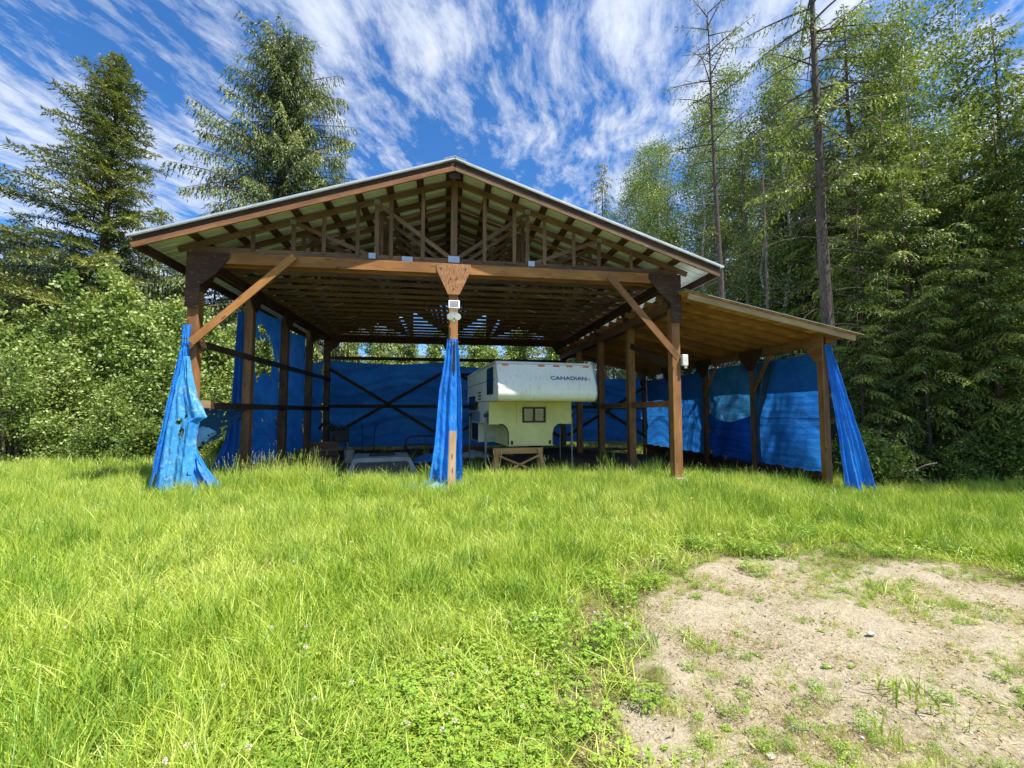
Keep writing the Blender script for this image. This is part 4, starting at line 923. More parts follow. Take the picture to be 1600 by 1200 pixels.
# left thicket of young broadleaf trees
KB = [broad(41, 5.9, 1.75, 6, 20, 9500, .14, .10, clump=.14, up=.9, lean=.14), broad(42, 4.9, 1.7, 5, 18, 8200, .13, .09, clump=.14, up=.95, lean=.16), broad(43, 3.7, 1.6, 6, 14, 7000, .105, .07, clump=.15, base=.05, up=.7, lean=.2), broad(44, 6.4, 1.2, 3, 24, 7000, .12, .09, clump=.15, up=1.0, lean=.08)]
bl = [(-60, 14.0, 0, .9, 'at the left frame edge nearest the camera'), (30, 15.5, 1, .92, 'near the left edge of the thicket'), (95, 14.8, 2, 1.05, 'low at the front of the thicket'), (150, 16.5, 0, 1.10, 'tallest in the middle of the thicket'),
      (215, 16.0, 1, 1.12, 'right of the tallest one'), (262, 15.0, 2, 1.15, 'low beside the hanging tarp'), (275, 18.0, 0, 1.02, 'behind the left corner post'), (335, 18.2, 1, 1.08, 'seen between the left posts'), (60, 18.5, 0, 1.0, 'behind the low ones at the left'),
      (0, 18.5, 1, 1.05, 'set back at the left'), (375, 21.5, 0, .95, 'seen behind the bunched tarp'), (428, 23.5, 0, .95, 'seen through the hole in the wall tarp'), (180, 14.2, 2, .75, 'shortest at the front edge'), (20, 13.2, 2, .95, 'short and bright at the left front'), (190, 17.0, 3, 1.12, 'slender with a pointed top, right of the middle'), (125, 17.8, 3, 1.0, 'slender with a pointed top, left of the middle'), (255, 17.2, 3, .95, 'slender, close to the hanging tarp'), (75, 16.4, 3, .80, 'slender, near the left edge'), (-20, 15.5, 3, .72, 'slender at the left frame edge'),
      (305, 15.8, 2, .8, 'small beneath the left wall rail'), (230, 20.5, 0, 1.15, 'rear row left of the eave'), (-130, 16, 0, 1.0, 'beyond the left edge')]
for (px, z, k, s, lab) in bl:
    plant('young_tree', KB[k], W(px, z), 'leafy young broadleaf tree ' + lab, 'young tree', s, RS.uniform(0, 6), 'young broadleaf trees left of the barn')
for j, px in enumerate((480, 520, 560, 598, 640, 688, 735, 770, 812, 850, 890)):
    z = (27, 30, 28, 31, 34, 29, 32, 28, 30, 29, 32)[j]
    plant('young_tree', KB[j % 3 if j % 3 != 2 else 0], W(px, z), 'sunlit young broadleaf tree seen over the rear wall tarp', 'young tree', (1.2, 1.3, 1.22)[j % 3] * z / 30 * 1.0, RS.uniform(0, 6), 'young broadleaf trees behind the barn')
for px, z, s, lab in ((640, 33, .55, 'small pointed conifer seen over the rear tarp left of centre'), (760, 36, .62, 'small conifer seen over the camper roof'), (860, 35, .8, 'dark conifer behind the rear right barn corner')):
    plant('conifer', K_d2, W(px, z), lab, 'conifer', s, RS.uniform(0, 6))
# ------------------------------------------------------------------ right forest
K_A = conifer(51, 21, 2.4, 9.5, 44, e0=.35, droop=.25, twig=.34, step=.26, hang=.5, leafL=.16, leafW=.035, per=4, r0=.17, mats=(B_dark, L_hem), bare=(3.5, 19, 70, 2.0), tdead=.55, lean=(-.35, 0), crown=lambda t: .75)
plant('bare_conifer', K_A, W(1136, 19.2), 'tall grey nearly bare conifer trunk behind the lean-to roof', 'conifer')
K_B = conifer(52, 21, 2.9, 8.5, 56, e0=.2, droop=.42, twig=.42, step=.17, hang=.7, leafL=.15, leafW=.045, per=5, r0=.22, mats=(B_dark, L_cedar), bare=(2.2, 15, 150, 3.0), tdead=.25, lean=(-.1, 0), crown=lambda t: .85)
plant('tall_conifer', K_B, W(1300, 14.0), 'thick straight grey trunk with dead lower limbs at the outer end of the lean-to', 'conifer')
K_s1 = broad(61, 19, 3.4, 1, 46, 15500, .105, .08, base=.30, r0=.15, mats=(B_birch, L_asp), pw=.42, clump=.30, up=.75, lean=.02)
K_s2 = broad(62, 17, 2.9, 1, 40, 11500, .105, .08, base=.30, r0=.12, mats=(B_birch, L_asp), pw=.5, clump=.27, up=.8, lean=.03)
K_dead = conifer(53, 20, 1.6, 12, 22, e0=.5, droop=.1, twig=.2, step=.3, leafL=.12, leafW=.03, per=2, r0=.15, mats=(B_grey, L_brown), bare=(6, 19.5, 60, 1.6), tdead=.7, crown=lambda t: .6)
asp = [(968, 31, 0, .98, 'first aspen right of the roof peak against the sky'), (1005, 28, 1, 1.12, 'second aspen, rounded crown against the sky'), (1045, 30, 0, 1.12, 'light green aspen left of the bare grey trunk'),
       (1085, 27, 1, 1.1, 'slim pale-trunked aspen just left of the bare grey trunk'), (1150, 27, 0, .98, 'bright green aspen just right of the bare grey trunk'), (1178, 23, 1, 1.08, 'pale birch trunk with bright leaves between the two grey trunks'),
       (1212, 24, 0, .92, 'birch with pale trunk near the thick grey trunk'), (1255, 28, 1, 1.25, 'aspen behind the left side of the thick grey trunk'), (985, 35, 1, 1.2, 'far aspen behind the first two'), (1120, 33, 0, 1.2, 'aspen deep in the stand behind the bare grey trunk')]
for (px, z, k, s, lab) in asp: plant('aspen_tree', (K_s1, K_s2)[k], W(px, z), lab, 'aspen tree', s, RS.uniform(0, 6))
for (px, z, k, s, lab) in ((1108, 25, 0, 1.02, 'full-crowned aspen just behind the bare grey trunk'), (1240, 20.5, 1, 1.2, 'leafy aspen left of the thick grey trunk'), (1285, 22, 0, 1.15, 'leafy aspen straight behind the thick grey trunk'), (1075, 36, 0, 1.3, 'tall aspen far behind the bare grey trunk'), (1200, 31, 0, 1.45, 'tallest aspen far behind between the grey trunks'), (1460, 21, 1, 1.35, 'leafy birch right of the tall birch')):
    plant('aspen_tree', (K_s1, K_s2)[k], W(px, z), lab, 'aspen tree', s, RS.uniform(0, 6))
plant('aspen_tree', K_s2, W(1395, 17.5), 'tall bright-leaved birch rising above the cedars at upper right', 'birch tree', 1.12, 2.2)
plant('aspen_tree', K_s1, W(1345, 20.5), 'pale-trunked birch between the thick grey trunk and the tall birch', 'birch tree', 1.15, 4.2)
for (px, z, s, lab) in ((1050, 30, 1.02, 'dead grey treetop spiking above the aspens'), (1172, 22.5, .9, 'leafless grey tree right of the bare trunk'), (1205, 19, .75, 'thin dead tree behind the lean-to roof'), (1445, 19, .8, 'bare pole tree among the right cedars')):
    plant('dead_tree', K_dead, W(px, z), lab, 'dead tree', s, RS.uniform(0, 6))
plant('slender_conifer', K_thin, W(948, 34), 'narrow dark conifer at the left end of the aspen stand', 'conifer', 1.2, 1.)
B_x = 0
CK = [conifer(71, 14, 3.1, .7, 74, e0=.18, droop=.62, twig=.78, step=.115, hang=.55, leafL=.125, leafW=.048, per=10, pw=.5, r0=.2, mats=(B_brown, L_cedar), gap=.15),
      conifer(72, 12, 2.9, .3, 66, e0=.12, droop=.66, twig=.78, step=.115, hang=.6, leafL=.12, leafW=.048, per=10, pw=.45, r0=.18, mats=(B_brown, L_cedar), gap=.15),
      conifer(73, 9.5, 2.6, .15, 56, e0=.12, droop=.6, twig=.74, step=.11, hang=.5, leafL=.115, leafW=.046, per=10, pw=.5, r0=.13, mats=(B_brown, L_cedar), gap=.1)]
ced = [(1352, 15.2, 2, .95, 'cedar just right of the lean-to corner tarp'), (1400, 16.5, 0, .98, 'dense cedar behind the corner tarp'), (1462, 15.0, 1, .95, 'yellow-tipped cedar right of the corner tarp'), (1525, 14.2, 2, 1.1, 'bushy cedar near the right frame edge'),
       (1585, 14.5, 1, 1.0, 'full cedar at the right frame edge'), (1660, 13, 1, 1.05, 'cedar cut by the right frame edge'), (1440, 20, 0, 1.15, 'taller cedar in the second row'), (1500, 18, 1, 1.15, 'dark cedar in the second row near the right edge'), (1330, 20, 0, 1.08, 'cedar behind the thick grey trunk'),
       (1275, 21, 1, 1.0, 'cedar over the outer end of the lean-to roof'), (1235, 22, 0, .9, 'cedar behind the middle of the lean-to roof'), (1180, 25, 0, .85, 'cedar behind the upper end of the lean-to roof'), (1380, 24, 0, 1.3, 'tall cedar deep behind the birch'), (1600, 20, 0, 1.15, 'tall cedar behind those at the right edge')]
for (px, z, k, s, lab) in ced: plant('cedar_tree', CK[k], W(px, z), lab, 'cedar tree', s, RS.uniform(0, 6))
for (px, z, k, s, rz, lab) in ((1345, 13.0, 2, .52, 1, 'small bright cedar beside the corner tarp hem'), (1395, 13.4, 2, .66, 2, 'small bright cedar right of the leaning branch'), (1450, 12.6, 2, .60, 3, 'short sunlit cedar at the grass edge'), (1505, 12.8, 1, .60, 4, 'short drooping cedar at the grass edge near the right'), (1560, 12.2, 2, .68, 5, 'short bushy cedar at the grass edge by the right frame edge'), (1620, 12.0, 2, .7, 0, 'short cedar cut by the right frame edge'), (1425, 14.2, 1, .82, 1.5, 'mid-height sunlit cedar behind the small ones'), (1545, 14.8, 1, .92, 2.5, 'mid-height sunlit cedar near the right edge')):
    plant('cedar_tree', CK[k], W(px, z), lab, 'cedar tree', s, rz)
plant('tall_conifer', K_d3, W(1590, 19), 'tall dark conifer at the upper right corner', 'conifer', 1.12, 1.3)
for (px, z, s, rz, lab) in ((1345, 18.5, 1.12, .5, 'tall dark conifer right of the thick grey trunk'), (1425, 20.5, 1.2, 1.7, 'tall dark conifer behind the tall birch'), (1250, 24, 1.15, 2.9, 'tall dark conifer left of the thick grey trunk'), (1170, 29, 1.1, 4.1, 'tall dark conifer right of the bare grey trunk')):
    plant('tall_conifer', K_d3, W(px, z), lab, 'conifer', s, rz)
plant('tall_conifer', K_d3, W(1310, 30), 'tall conifer far behind the thick grey trunk', 'conifer', 1.15, 2.3)
plant('tall_conifer', K_d3, W(1225, 33), 'tall conifer far behind between the grey trunks', 'conifer', 1.1, .3)
plant('slender_conifer', K_thin, (15.4, 6.3), 'slender conifer just beyond the right frame edge', 'conifer', .88, 2.)
plant('dead_tree', K_dead, (14.6, 6.9), 'dead tree just beyond the right frame edge', 'dead tree', .85, 1.)
for (x, y, s, lab) in ((17.8, 5.0, 1.2, 'aspen farther beyond the right frame edge'), (21, 9, 1.0, 'aspen behind the cedars beyond the right edge')):
    plant('aspen_tree', K_s2, (x, y), lab, 'aspen tree', s, RS.uniform(0, 6))
# filler rows deep in the wood
for j, (px, z) in enumerate([(960, 42), (1000, 46), (1040, 40), (1080, 44), (1120, 41), (1160, 38), (1200, 43), (1240, 37), (1285, 34), (1340, 32), (1400, 31), (1460, 29), (1520, 27), (1580, 27), (1650, 24), (1010, 38), (1100, 36)]):
    plant('conifer', (K_d1, K_d2)[j % 2], W(px, z), 'dark conifer deep in the wood right of the barn', 'conifer', (.95, 1.1, .85)[j % 3], RS.uniform(0, 6), 'dark conifers deep in the right wood')
for j, (px, z) in enumerate([(-140, 30), (-60, 33), (10, 36), (100, 36), (170, 34), (250, 38), (300, 35), (360, 36), (410, 38), (455, 42), (500, 48), (545, 55), (600, 52)]):
    plant('conifer', (K_d1, K_d2)[j % 2], W(px, z), 'dark conifer in the far row left of and behind the barn', 'conifer', (.85, .95, .75)[j % 3] * (.62 if px > 430 else 1), RS.uniform(0, 6), 'dark conifers in the far left row')
# undergrowth
KU = [broad(81, 1.5, .9, 5, 8, 2600, .11, .07, base=.1, r0=.018, mats=(B_stem, L_fern), clump=.16, up=.6, lean=.25), broad(82, 1.0, .8, 6, 6, 2000, .10, .065, base=.1, r0=.014, mats=(B_stem, L_fern), clump=.14, up=.5, lean=.3)]
def fern():
    g = np.random.default_rng(9); Vs = []; Ts = []
    for i in range(13):
        a = i * 2.4 + g.normal(0, .2); L = g.uniform(.5, .8); s = np.linspace(.1, 1, 22); hd = np.array([math.cos(a), math.sin(a), 0]); sd = np.array([-hd[1], hd[0], 0])
        p = hd[None] * (L * s)[:, None]; p[:, 2] = L * (1.1 * s - .95 * s * s)
        for sg in (-1, 1): Vs.append(kites(p, sd * sg + hd * .45 + np.array([0, 0, -.2]), np.tile([0, 0, 1.], (22, 1)), .17 * (1.05 - s) + .02, np.full(22, .035))); Ts.append(g.uniform(0, 1) * .5 + .4 * s)
    tb = MB().tube([(0, 0, -.05), (0, 0, .08)], [.03, .02], 6).mesh('crown_base'); tb.materials.append(B_stem)
    return tb, leafmesh('fronds', np.concatenate(Vs), np.concatenate(Ts), L_fern)
KF = fern()
ug = 0
for i in range(100):
    px = RS.uniform(1335, 1640); z = RS.uniform(11.4, 16)
    x, y = W(px, z)
    if x < 10.4 or y < 8.2 + (x - 10) * -.05: continue
    k = RS.choice([0, 1, 2, 2])
    if k == 2: plant('fern', KF, (x, y), 'green fern on the forest floor right of the lean-to', 'fern', RS.uniform(.7, 1.2), RS.uniform(0, 6), 'ferns on the forest floor', parts=('root_crown', 'fronds'))
    else: plant('shrub', KU[k], (x, y), 'low leafy shrub under the cedars right of the lean-to', 'shrub', RS.uniform(.55, 1.0), RS.uniform(0, 6), 'shrubs under the right cedars', parts=('stem', 'leaves'))
for i in range(34):
    px = RS.uniform(-60, 420); z = RS.uniform(13.2, 15.5) if px < 290 else RS.uniform(15, 20)
    x, y = W(px, z)
    if x > -5.7: continue
    plant('shrub', KU[i % 2], (x, y), 'low shrub at the foot of the thicket left of the barn', 'shrub', RS.uniform(.5, .9), RS.uniform(0, 6), 'shrubs at the foot of the left thicket', parts=('stem', 'leaves'))
def log(p0, p1, r, label, mat=B_grey):
    p0 = np.array(p0, float); p1 = np.array(p1, float); n = 7; g = np.random.default_rng(int(abs(p0[0]) * 100))
    pts = [p0 + (p1 - p0) * j / (n - 1) + g.normal(0, .03, 3) for j in range(n)]; mb = MB().tube(pts, [r * (1 - .4 * j / (n - 1)) for j in range(n)], 8)
    for j in (2, 4, 5): q = pts[j]; mb.tube([q, q + g.normal(0, .3, 3) + np.array([0, 0, .2])], [r * .25, .004], 4)
    o = mb.build('fallen_log', mat, sm=True); tag(o, label, 'log')
log((11.4, 10.6, -.25), (12.9, 9.9, .25), .035, 'pale fallen branch leaning beside the lean-to corner tarp', B_grey)
log((12.4, 10.4, -.30), (15.8, 9.4, -.18), .10, 'grey fallen log lying across the forest floor at the right', B_grey)
log((11.8, 11.5, .0), (14.2, 10.9, 1.5), .05, 'thin dead branch propped up among the right shrubs', B_grey)
log((11.0, 10.6, -.2), (12.4, 10.9, 1.3), .07, 'dark leaning trunk just right of the corner tarp', B_brown)

# ------------------------------------------------------------------ grass and ground cover (stuff)
lib = bpy.data.collections.new('grass_sources')
def blades(name, n, rad, h, wd, mat, seed, bend=.32, seg=4, head=0, hv=.35):
    g = np.random.default_rng(seed); V = []; F = []; T_ = []
    for i in range(n):
        a = g.uniform(0, 6.28); r = rad * math.sqrt(g.random()); b = np.array([r * math.cos(a), r * math.sin(a), -.02]); az = g.uniform(0, 6.28); H = h * g.uniform(1 - hv, 1 + hv); bd = bend * g.uniform(.15, 1.3)
        d = np.array([math.cos(az), math.sin(az), 0]); fa = g.uniform(0, 3.14); sd = np.array([math.cos(fa), math.sin(fa), 0]); W_ = wd * g.uniform(.6, 1.3); base = len(V); t = g.random()
        for k in range(seg):
            u = k / seg; p = b + d * (bd * H * u * u) + np.array([0, 0, H * (u - .28 * bd * u * u)]); ww = W_ * (1 - u ** 1.7) * .5 + .0006
            V += [p - sd * ww, p + sd * ww]
        p = b + d * (bd * H) + np.array([0, 0, H * (1 - .28 * bd)]); V += [p, p + sd * .0004]
        for k in range(seg): F.append([base + 2 * k, base + 2 * k + 1, base + 2 * k + 3, base + 2 * k + 2]); T_.append(t)
    if head:
        for i in range(head):
            a = g.uniform(0, 6.28); b = np.array([rad * math.cos(a) * .6, rad * math.sin(a) * .6, 0]); d = norm(np.array([g.normal(0, .25), g.normal(0, .25), 1])); H = h * g.uniform(.9, 1.5); sd = norm(np.cross(d, [math.cos(a), math.sin(a), 0]))
            base = len(V); V += [b - sd * .0016, b + sd * .0016, b + d * H + sd * .001, b + d * H - sd * .001]; F.append([base, base + 1, base + 2, base + 3]); T_.append(.8)
            for k in range(7):
                q = b + d * H * (.84 + .024 * k); e = norm(d + g.normal(0, .35, 3)); base = len(V); s2 = norm(np.cross(e, g.normal(0, 1, 3))); l = .022
                V += [q, q + e * l * .5 + s2 * .0025, q + e * l, q + e * l * .5 - s2 * .0025]; F.append([base, base + 1, base + 2, base + 3]); T_.append(1.)
    me = mesh_np(name, np.array(V), np.array(F), tint=T_); me.materials.append(mat); o = bpy.data.objects.new(name, me); lib.objects.link(o)
def clover(name, seed, n, rad, h, mat, fl=0, ls=.016):
    g = np.random.default_rng(seed); V = []; F = []; T_ = []; mi = []
    for i in range(n):
        a = g.uniform(0, 6.28); r = rad * math.sqrt(g.random()); hh = h * g.uniform(.35, 1.1); c = np.array([r * math.cos(a), r * math.sin(a), hh]); t = g.random(); tl = norm(np.array([g.normal(0, .35), g.normal(0, .35), 1])); a0 = g.uniform(0, 6)
        for k in range(3):
            aa = a0 + k * 2.094; d = np.array([math.cos(aa), math.sin(aa), g.normal(.1, .2)]); b = len(V); V += list(kites(c[None], d[None], tl[None], [ls * g.uniform(.8, 1.3)], [ls * 1.05], .62)); F.append([b, b + 1, b + 2, b + 3]); T_.append(t); mi.append(0)
        b = len(V); s_ = np.array([.0008, 0, 0]); V += [c * [1, 1, 0] - s_, c * [1, 1, 0] + s_, c + s_, c - s_]; F.append([b, b + 1, b + 2, b + 3]); T_.append(t * .5); mi.append(0)
    for i in range(fl):
        a = g.uniform(0, 6.28); r = rad * g.random(); c = np.array([r * math.cos(a), r * math.sin(a), h * g.uniform(1.0, 1.5)])
        for k in range(46):
            d = norm(g.normal(0, 1, 3) + np.array([0, 0, .4])); b = len(V); V += list(kites((c + d * .002)[None], d[None], g.normal(0, 1, (1, 3)), [.0105], [.0048], .6)); F.append([b, b + 1, b + 2, b + 3]); T_.append(.5); mi.append(1)
        b = len(V); s_ = np.array([.001, 0, 0]); V += [c * [1, 1, 0] - s_, c * [1, 1, 0] + s_, c + s_, c - s_]; F.append([b, b + 1, b + 2, b + 3]); T_.append(.3); mi.append(0)
    me = mesh_np(name, np.array(V), np.array(F), tint=T_); me.materials.append(mat); me.materials.append(G_flower); me.polygons.foreach_set('material_index', np.array(mi, np.int32)); o = bpy.data.objects.new(name, me); lib.objects.link(o)
# alphabetical order = instance index
blades('a_tuft', 38, .11, .34, .0072, G_grass, 1); blades('b_tuft', 34, .13, .40, .0068, G_grass, 2, .4); blades('c_tuft', 30, .10, .30, .0082, G_grass, 3, .7)
blades('d_tuft', 30, .09, .44, .0075, G_green, 4, .3, head=3); blades('e_short', 40, .10, .12, .005, G_grass, 5, .7, 3); blades('f_short', 34, .09, .09, .004, G_grass, 6, .9, 3)
clover('g_clover', 7, 60, .12, .09, G_clover, 0); clover('h_clover', 8, 50, .12, .10, G_clover, 1); blades('i_straw', 16, .10, .10, .004, G_straw, 9, 2.2, 3)
blades('j_far', 22, .16, .40, .016, G_grass, 10, .5, 3); blades('k_wisp', 9, .06, .42, .005, G_grass, 11, .5, 4, 4); clover('l_weed', 12, 9, .06, .02, G_clover, 0, .03)
def litter(name, seed):
    g = np.random.default_rng(seed); n = 46; P = np.stack([g.normal(0, .09, n), g.normal(0, .09, n), g.uniform(.004, .016, n)], -1); a = g.uniform(0, 6.28, n)
    D = np.stack([np.cos(a), np.sin(a), g.normal(0, .15, n)], -1); V = kites(P, D, np.array([0, 0, 1.]) + g.normal(0, .3, (n, 3)), np.where(g.random(n) < .6, g.uniform(.02, .07, n), .014), np.where(g.random(n) < .75, .0022, .010))
    me = mesh_np(name, V, np.arange(len(V)).reshape(-1, 4), tint=g.uniform(0, 1, n)); me.materials.append(G_straw); o = bpy.data.objects.new(name, me); lib.objects.link(o)
litter('m_litter', 14)
rp = np.random.default_rng(77)
def scatter(name, label_mat, X, Y, idx, scl, tilt=.15, sz=None):
    n = len(X); Z = gz(X, Y); me = bpy.data.meshes.new(name); me.vertices.add(n); me.vertices.foreach_set('co', np.stack([X, Y, Z], -1).astype(np.float32).ravel())
    a = me.attributes.new('idx', 'INT', 'POINT'); a.data.foreach_set('value', idx.astype(np.int32))
    rot = np.stack([rp.normal(0, tilt, n), rp.normal(0, tilt, n), rp.uniform(0, 6.28, n)], -1).astype(np.float32)
    a = me.attributes.new('rotv', 'FLOAT_VECTOR', 'POINT'); a.data.foreach_set('vector', rot.ravel())
    sc = np.stack([scl, scl, scl if sz is None else sz], -1).astype(np.float32); a = me.attributes.new('sclv', 'FLOAT_VECTOR', 'POINT'); a.data.foreach_set('vector', sc.ravel())
    o = bpy.data.objects.new(name, me); C.objects.link(o); o['kind'] = 'stuff'
    ng = bpy.data.node_groups.new(name, 'GeometryNodeTree'); ng.interface.new_socket('Geometry', in_out='INPUT', socket_type='NodeSocketGeometry'); ng.interface.new_socket('Geometry', in_out='OUTPUT', socket_type='NodeSocketGeometry')
    gi = ng.nodes.new('NodeGroupInput'); go = ng.nodes.new('NodeGroupOutput'); ip = ng.nodes.new('GeometryNodeInstanceOnPoints'); ci = ng.nodes.new('GeometryNodeCollectionInfo')
    ci.inputs['Collection'].default_value = lib; ci.inputs['Separate Children'].default_value = True; ci.inputs['Reset Children'].default_value = True
    def at(nm, ty): q = ng.nodes.new('GeometryNodeInputNamedAttribute'); q.data_type = ty; q.inputs[0].default_value = nm; return [s for s in q.outputs if s.enabled and s.name == 'Attribute'][0]
    L_ = ng.links.new; L_(gi.outputs[0], ip.inputs['Points']); L_(ci.outputs[0], ip.inputs['Instance']); ip.inputs['Pick Instance'].default_value = True
    L_(at('idx', 'INT'), ip.inputs['Instance Index'])
    er = ng.nodes.new('FunctionNodeEulerToRotation'); L_(at('rotv', 'FLOAT_VECTOR'), er.inputs[0]); L_(er.outputs[0], ip.inputs['Rotation']); L_(at('sclv', 'FLOAT_VECTOR'), ip.inputs['Scale']); L_(ip.outputs[0], go.inputs[0])
    md = o.modifiers.new('scatter', 'NODES'); md.node_group = ng; return o
def cands(dens, z0, z1, marg=1.15):
    """random points in the wedge in front of the camera between two depths"""
    n = int(dens * marg * 1.17 * (z1 * z1 - z0 * z0)); z = np.sqrt(rp.uniform(z0 * z0, z1 * z1, n)); xc = rp.uniform(-1, 1, n) * z * 1.17 * marg
    return xc * math.cos(PSI) + z * math.sin(PSI), -xc * math.sin(PSI) + z * math.cos(PSI), z
def sparse_right(x, y): return smooth((x - 9.8) / .5) * smooth((y - 8.6) / 1.)
XX = []; YY = []; II = []; SS = []; HH = []
for (dens, z0, z1) in ((215, .9, 3.2), (150, 3.2, 6), (92, 6, 10.5), (34, 10.5, 16), (14, 16, 26)):
    x, y, z = cands(dens, z0, z1, 1.1 if z1 < 20 else 1.0); dd = dirtness(x, y); sdd = poly_sd(x, y, DIRT); n = len(x)
    edge = smooth(1 + sdd / .9)                       # 1 at / inside the dirt edge
    lx = x * math.cos(PSI) - y * math.sin(PSI)          # sideways from the view axis
    clv = smooth(1 - np.hypot((x - .25) / 1.35, (y - 2.0) / 1.25) ** 2) ** .7 + .25 * smooth((vnoise(x, y, .8, 12) - .62) / .1)
    shedm = shedmask(x, y); fm = np.maximum(sparse_right(x, y), smooth((y - 19.8) / 1))
    lefts = smooth((-x - 5.2) / .4) * smooth((y - 13.5) / 1.5)
    keep = rp.random(n) > np.clip(np.maximum(dd * 1.15, edge * .72 * (vnoise(x, y, 3.3, 41) > .42)), 0, .982)
    keep &= rp.random(n) > shedm * .99; keep &= rp.random(n) > np.clip(fm, 0, 1) * .8; keep &= rp.random(n) > lefts * .7
    h = .74 + .42 * (vnoise(x, y, .9, 21) - .5) + .35 * (vnoise(x, y, 2.6, 22) - .5)
    h = h * (1 - .56 * np.clip(clv, 0, 1)) * (1 - .6 * edge) * (.8 + .25 * smooth((y - 3) / 4))
    h = h * (1 - .12 * smooth((y - 4.5) / 3)) + .28 * smooth((vnoise(x, y, 1.7, 51) - .5) / .3) * smooth((y - 6.5) / 2); h = h * (1 - .45 * np.clip(fm + lefts * .6, 0, 1))
    r = rp.random(n); i = np.select([r < .3, r < .55, r < .76, r < .86, r < .92], [0, 1, 2, 3, 8], 4)
    dry = (edge > .25) & (rp.random(n) < .5); isc = (rp.random(n) < np.clip(clv * .55, 0, .38)) | (rp.random(n) < edge * .45 + .06)
    i = np.where(isc, np.select([r < .42, r < .56, r < .70, r < .9], [6, 7, 8, 4], 5), i)
    i = np.where(dry, np.where(r < .45, 8, np.where(r < .8, 5, 4)), i)
    i = np.where(z > 12, np.where(rp.random(n) < .8, 9, 3), i)
    # sparse weeds on the bare dirt
    inside = (dd > .45); i = np.where(inside, np.where(r < .45, 5, np.where(r < .52, 11, np.where(r < .58, 6, 8))), i)
    s = rp.uniform(.8, 1.25, n); hz = np.clip(h, .25, 1.6) * rp.uniform(.8, 1.2, n)
    short = (i >= 4) & (i <= 8); hz = np.where(short, rp.uniform(.7, 1.25, n) * np.where(clv > .3, .9, 1.3), hz); hz = np.where(inside, rp.uniform(.25, .6, n), hz); s = np.where(inside, rp.uniform(.3, .7, n), s)
    XX.append(x[keep]); YY.append(y[keep]); II.append(i[keep]); SS.append(s[keep]); HH.append(hz[keep])
# small plants scattered over the dirt itself, in drifts
n = 17000; x = rp.uniform(.6, 6.0, n); y = rp.uniform(1.2, 4.8, n); k = (poly_sd(x, y, DIRT) > -.1) & (vnoise(x, y, 2.2, 31) * .6 + vnoise(x, y, 7, 32) * .4 > rp.uniform(.30, .74, n))
x, y = x[k], y[k]; n = len(x); r = rp.random(n)
XX.append(x); YY.append(y); II.append(np.where(r < .12, 11, np.where(r < .20, 6, np.where(r < .52, 5, 8)))); SS.append(rp.uniform(.12, .48, n)); HH.append(rp.uniform(.2, .7, n))
n = 3600; x = rp.uniform(.4, 6.2, n); y = rp.uniform(1.0, 5.2, n); k = (poly_sd(x, y, DIRT) > -.5) & (vnoise(x, y, 2.8, 61) > rp.uniform(.2, .8, n)); x, y = x[k], y[k]; n = len(x)
XX.append(x); YY.append(y); II.append(np.full(n, 12)); SS.append(rp.uniform(.6, 1.2, n)); HH.append(np.full(n, 1.))
# tall wisps along the front of the barn
n = 420; x = rp.uniform(-6.8, 10.2, n); y = rp.uniform(8.9, 10.4, n); XX.append(x); YY.append(y); II.append(rp.choice([1, 3, 2, 0, 10], n, p=[.3, .15, .25, .22, .08])); SS.append(rp.uniform(.9, 1.4, n)); HH.append(rp.uniform(.55, 1.15, n))
n = 150; x = rp.uniform(-4.3, -2.7, n); y = rp.uniform(9.2, 10.8, n); XX.append(x); YY.append(y); II.append(np.where(rp.random(n) < .5, 10, 1)); SS.append(rp.uniform(1., 1.4, n)); HH.append(rp.uniform(.8, 1.35, n))
scatter('grass', None, np.concatenate(XX), np.concatenate(YY), np.concatenate(II), np.concatenate(SS), .11, np.concatenate(HH))
# a few single tufts standing on the dirt
def tuft_thing(px, py, s, h, label, src='k_wisp'):
    a = math.atan2((643 - py), FPX); z = CAMH * FPX / (py - 643); x, y = W(px, z)
    me = bpy.data.objects[src].data; o = bpy.data.objects.new('grass_tuft', me); C.objects.link(o); o.location = (x, y, float(gz(x, y))); o.scale = (s, s, h); o.rotation_euler = (0, 0, RS.uniform(0, 6)); tag(o, label, 'grass tuft')
tuft_thing(1390, 1072, 1.3, .42, 'yellow-green grass tuft standing alone on the bare dirt', 'a_tuft'); tuft_thing(1362, 1140, .5, .45, 'narrow upright grass tuft near the bottom edge of the dirt', 'a_tuft')
tuft_thing(1470, 1112, .9, .35, 'thin wispy grass tuft at the lower right of the dirt', 'k_wisp'); tuft_thing(1350, 920, 1.2, .4, 'green grass tuft near the upper edge of the dirt', 'b_tuft'); tuft_thing(1408, 940, 1.0, .35, 'grass tuft beside the dark clod on the dirt', 'b_tuft')
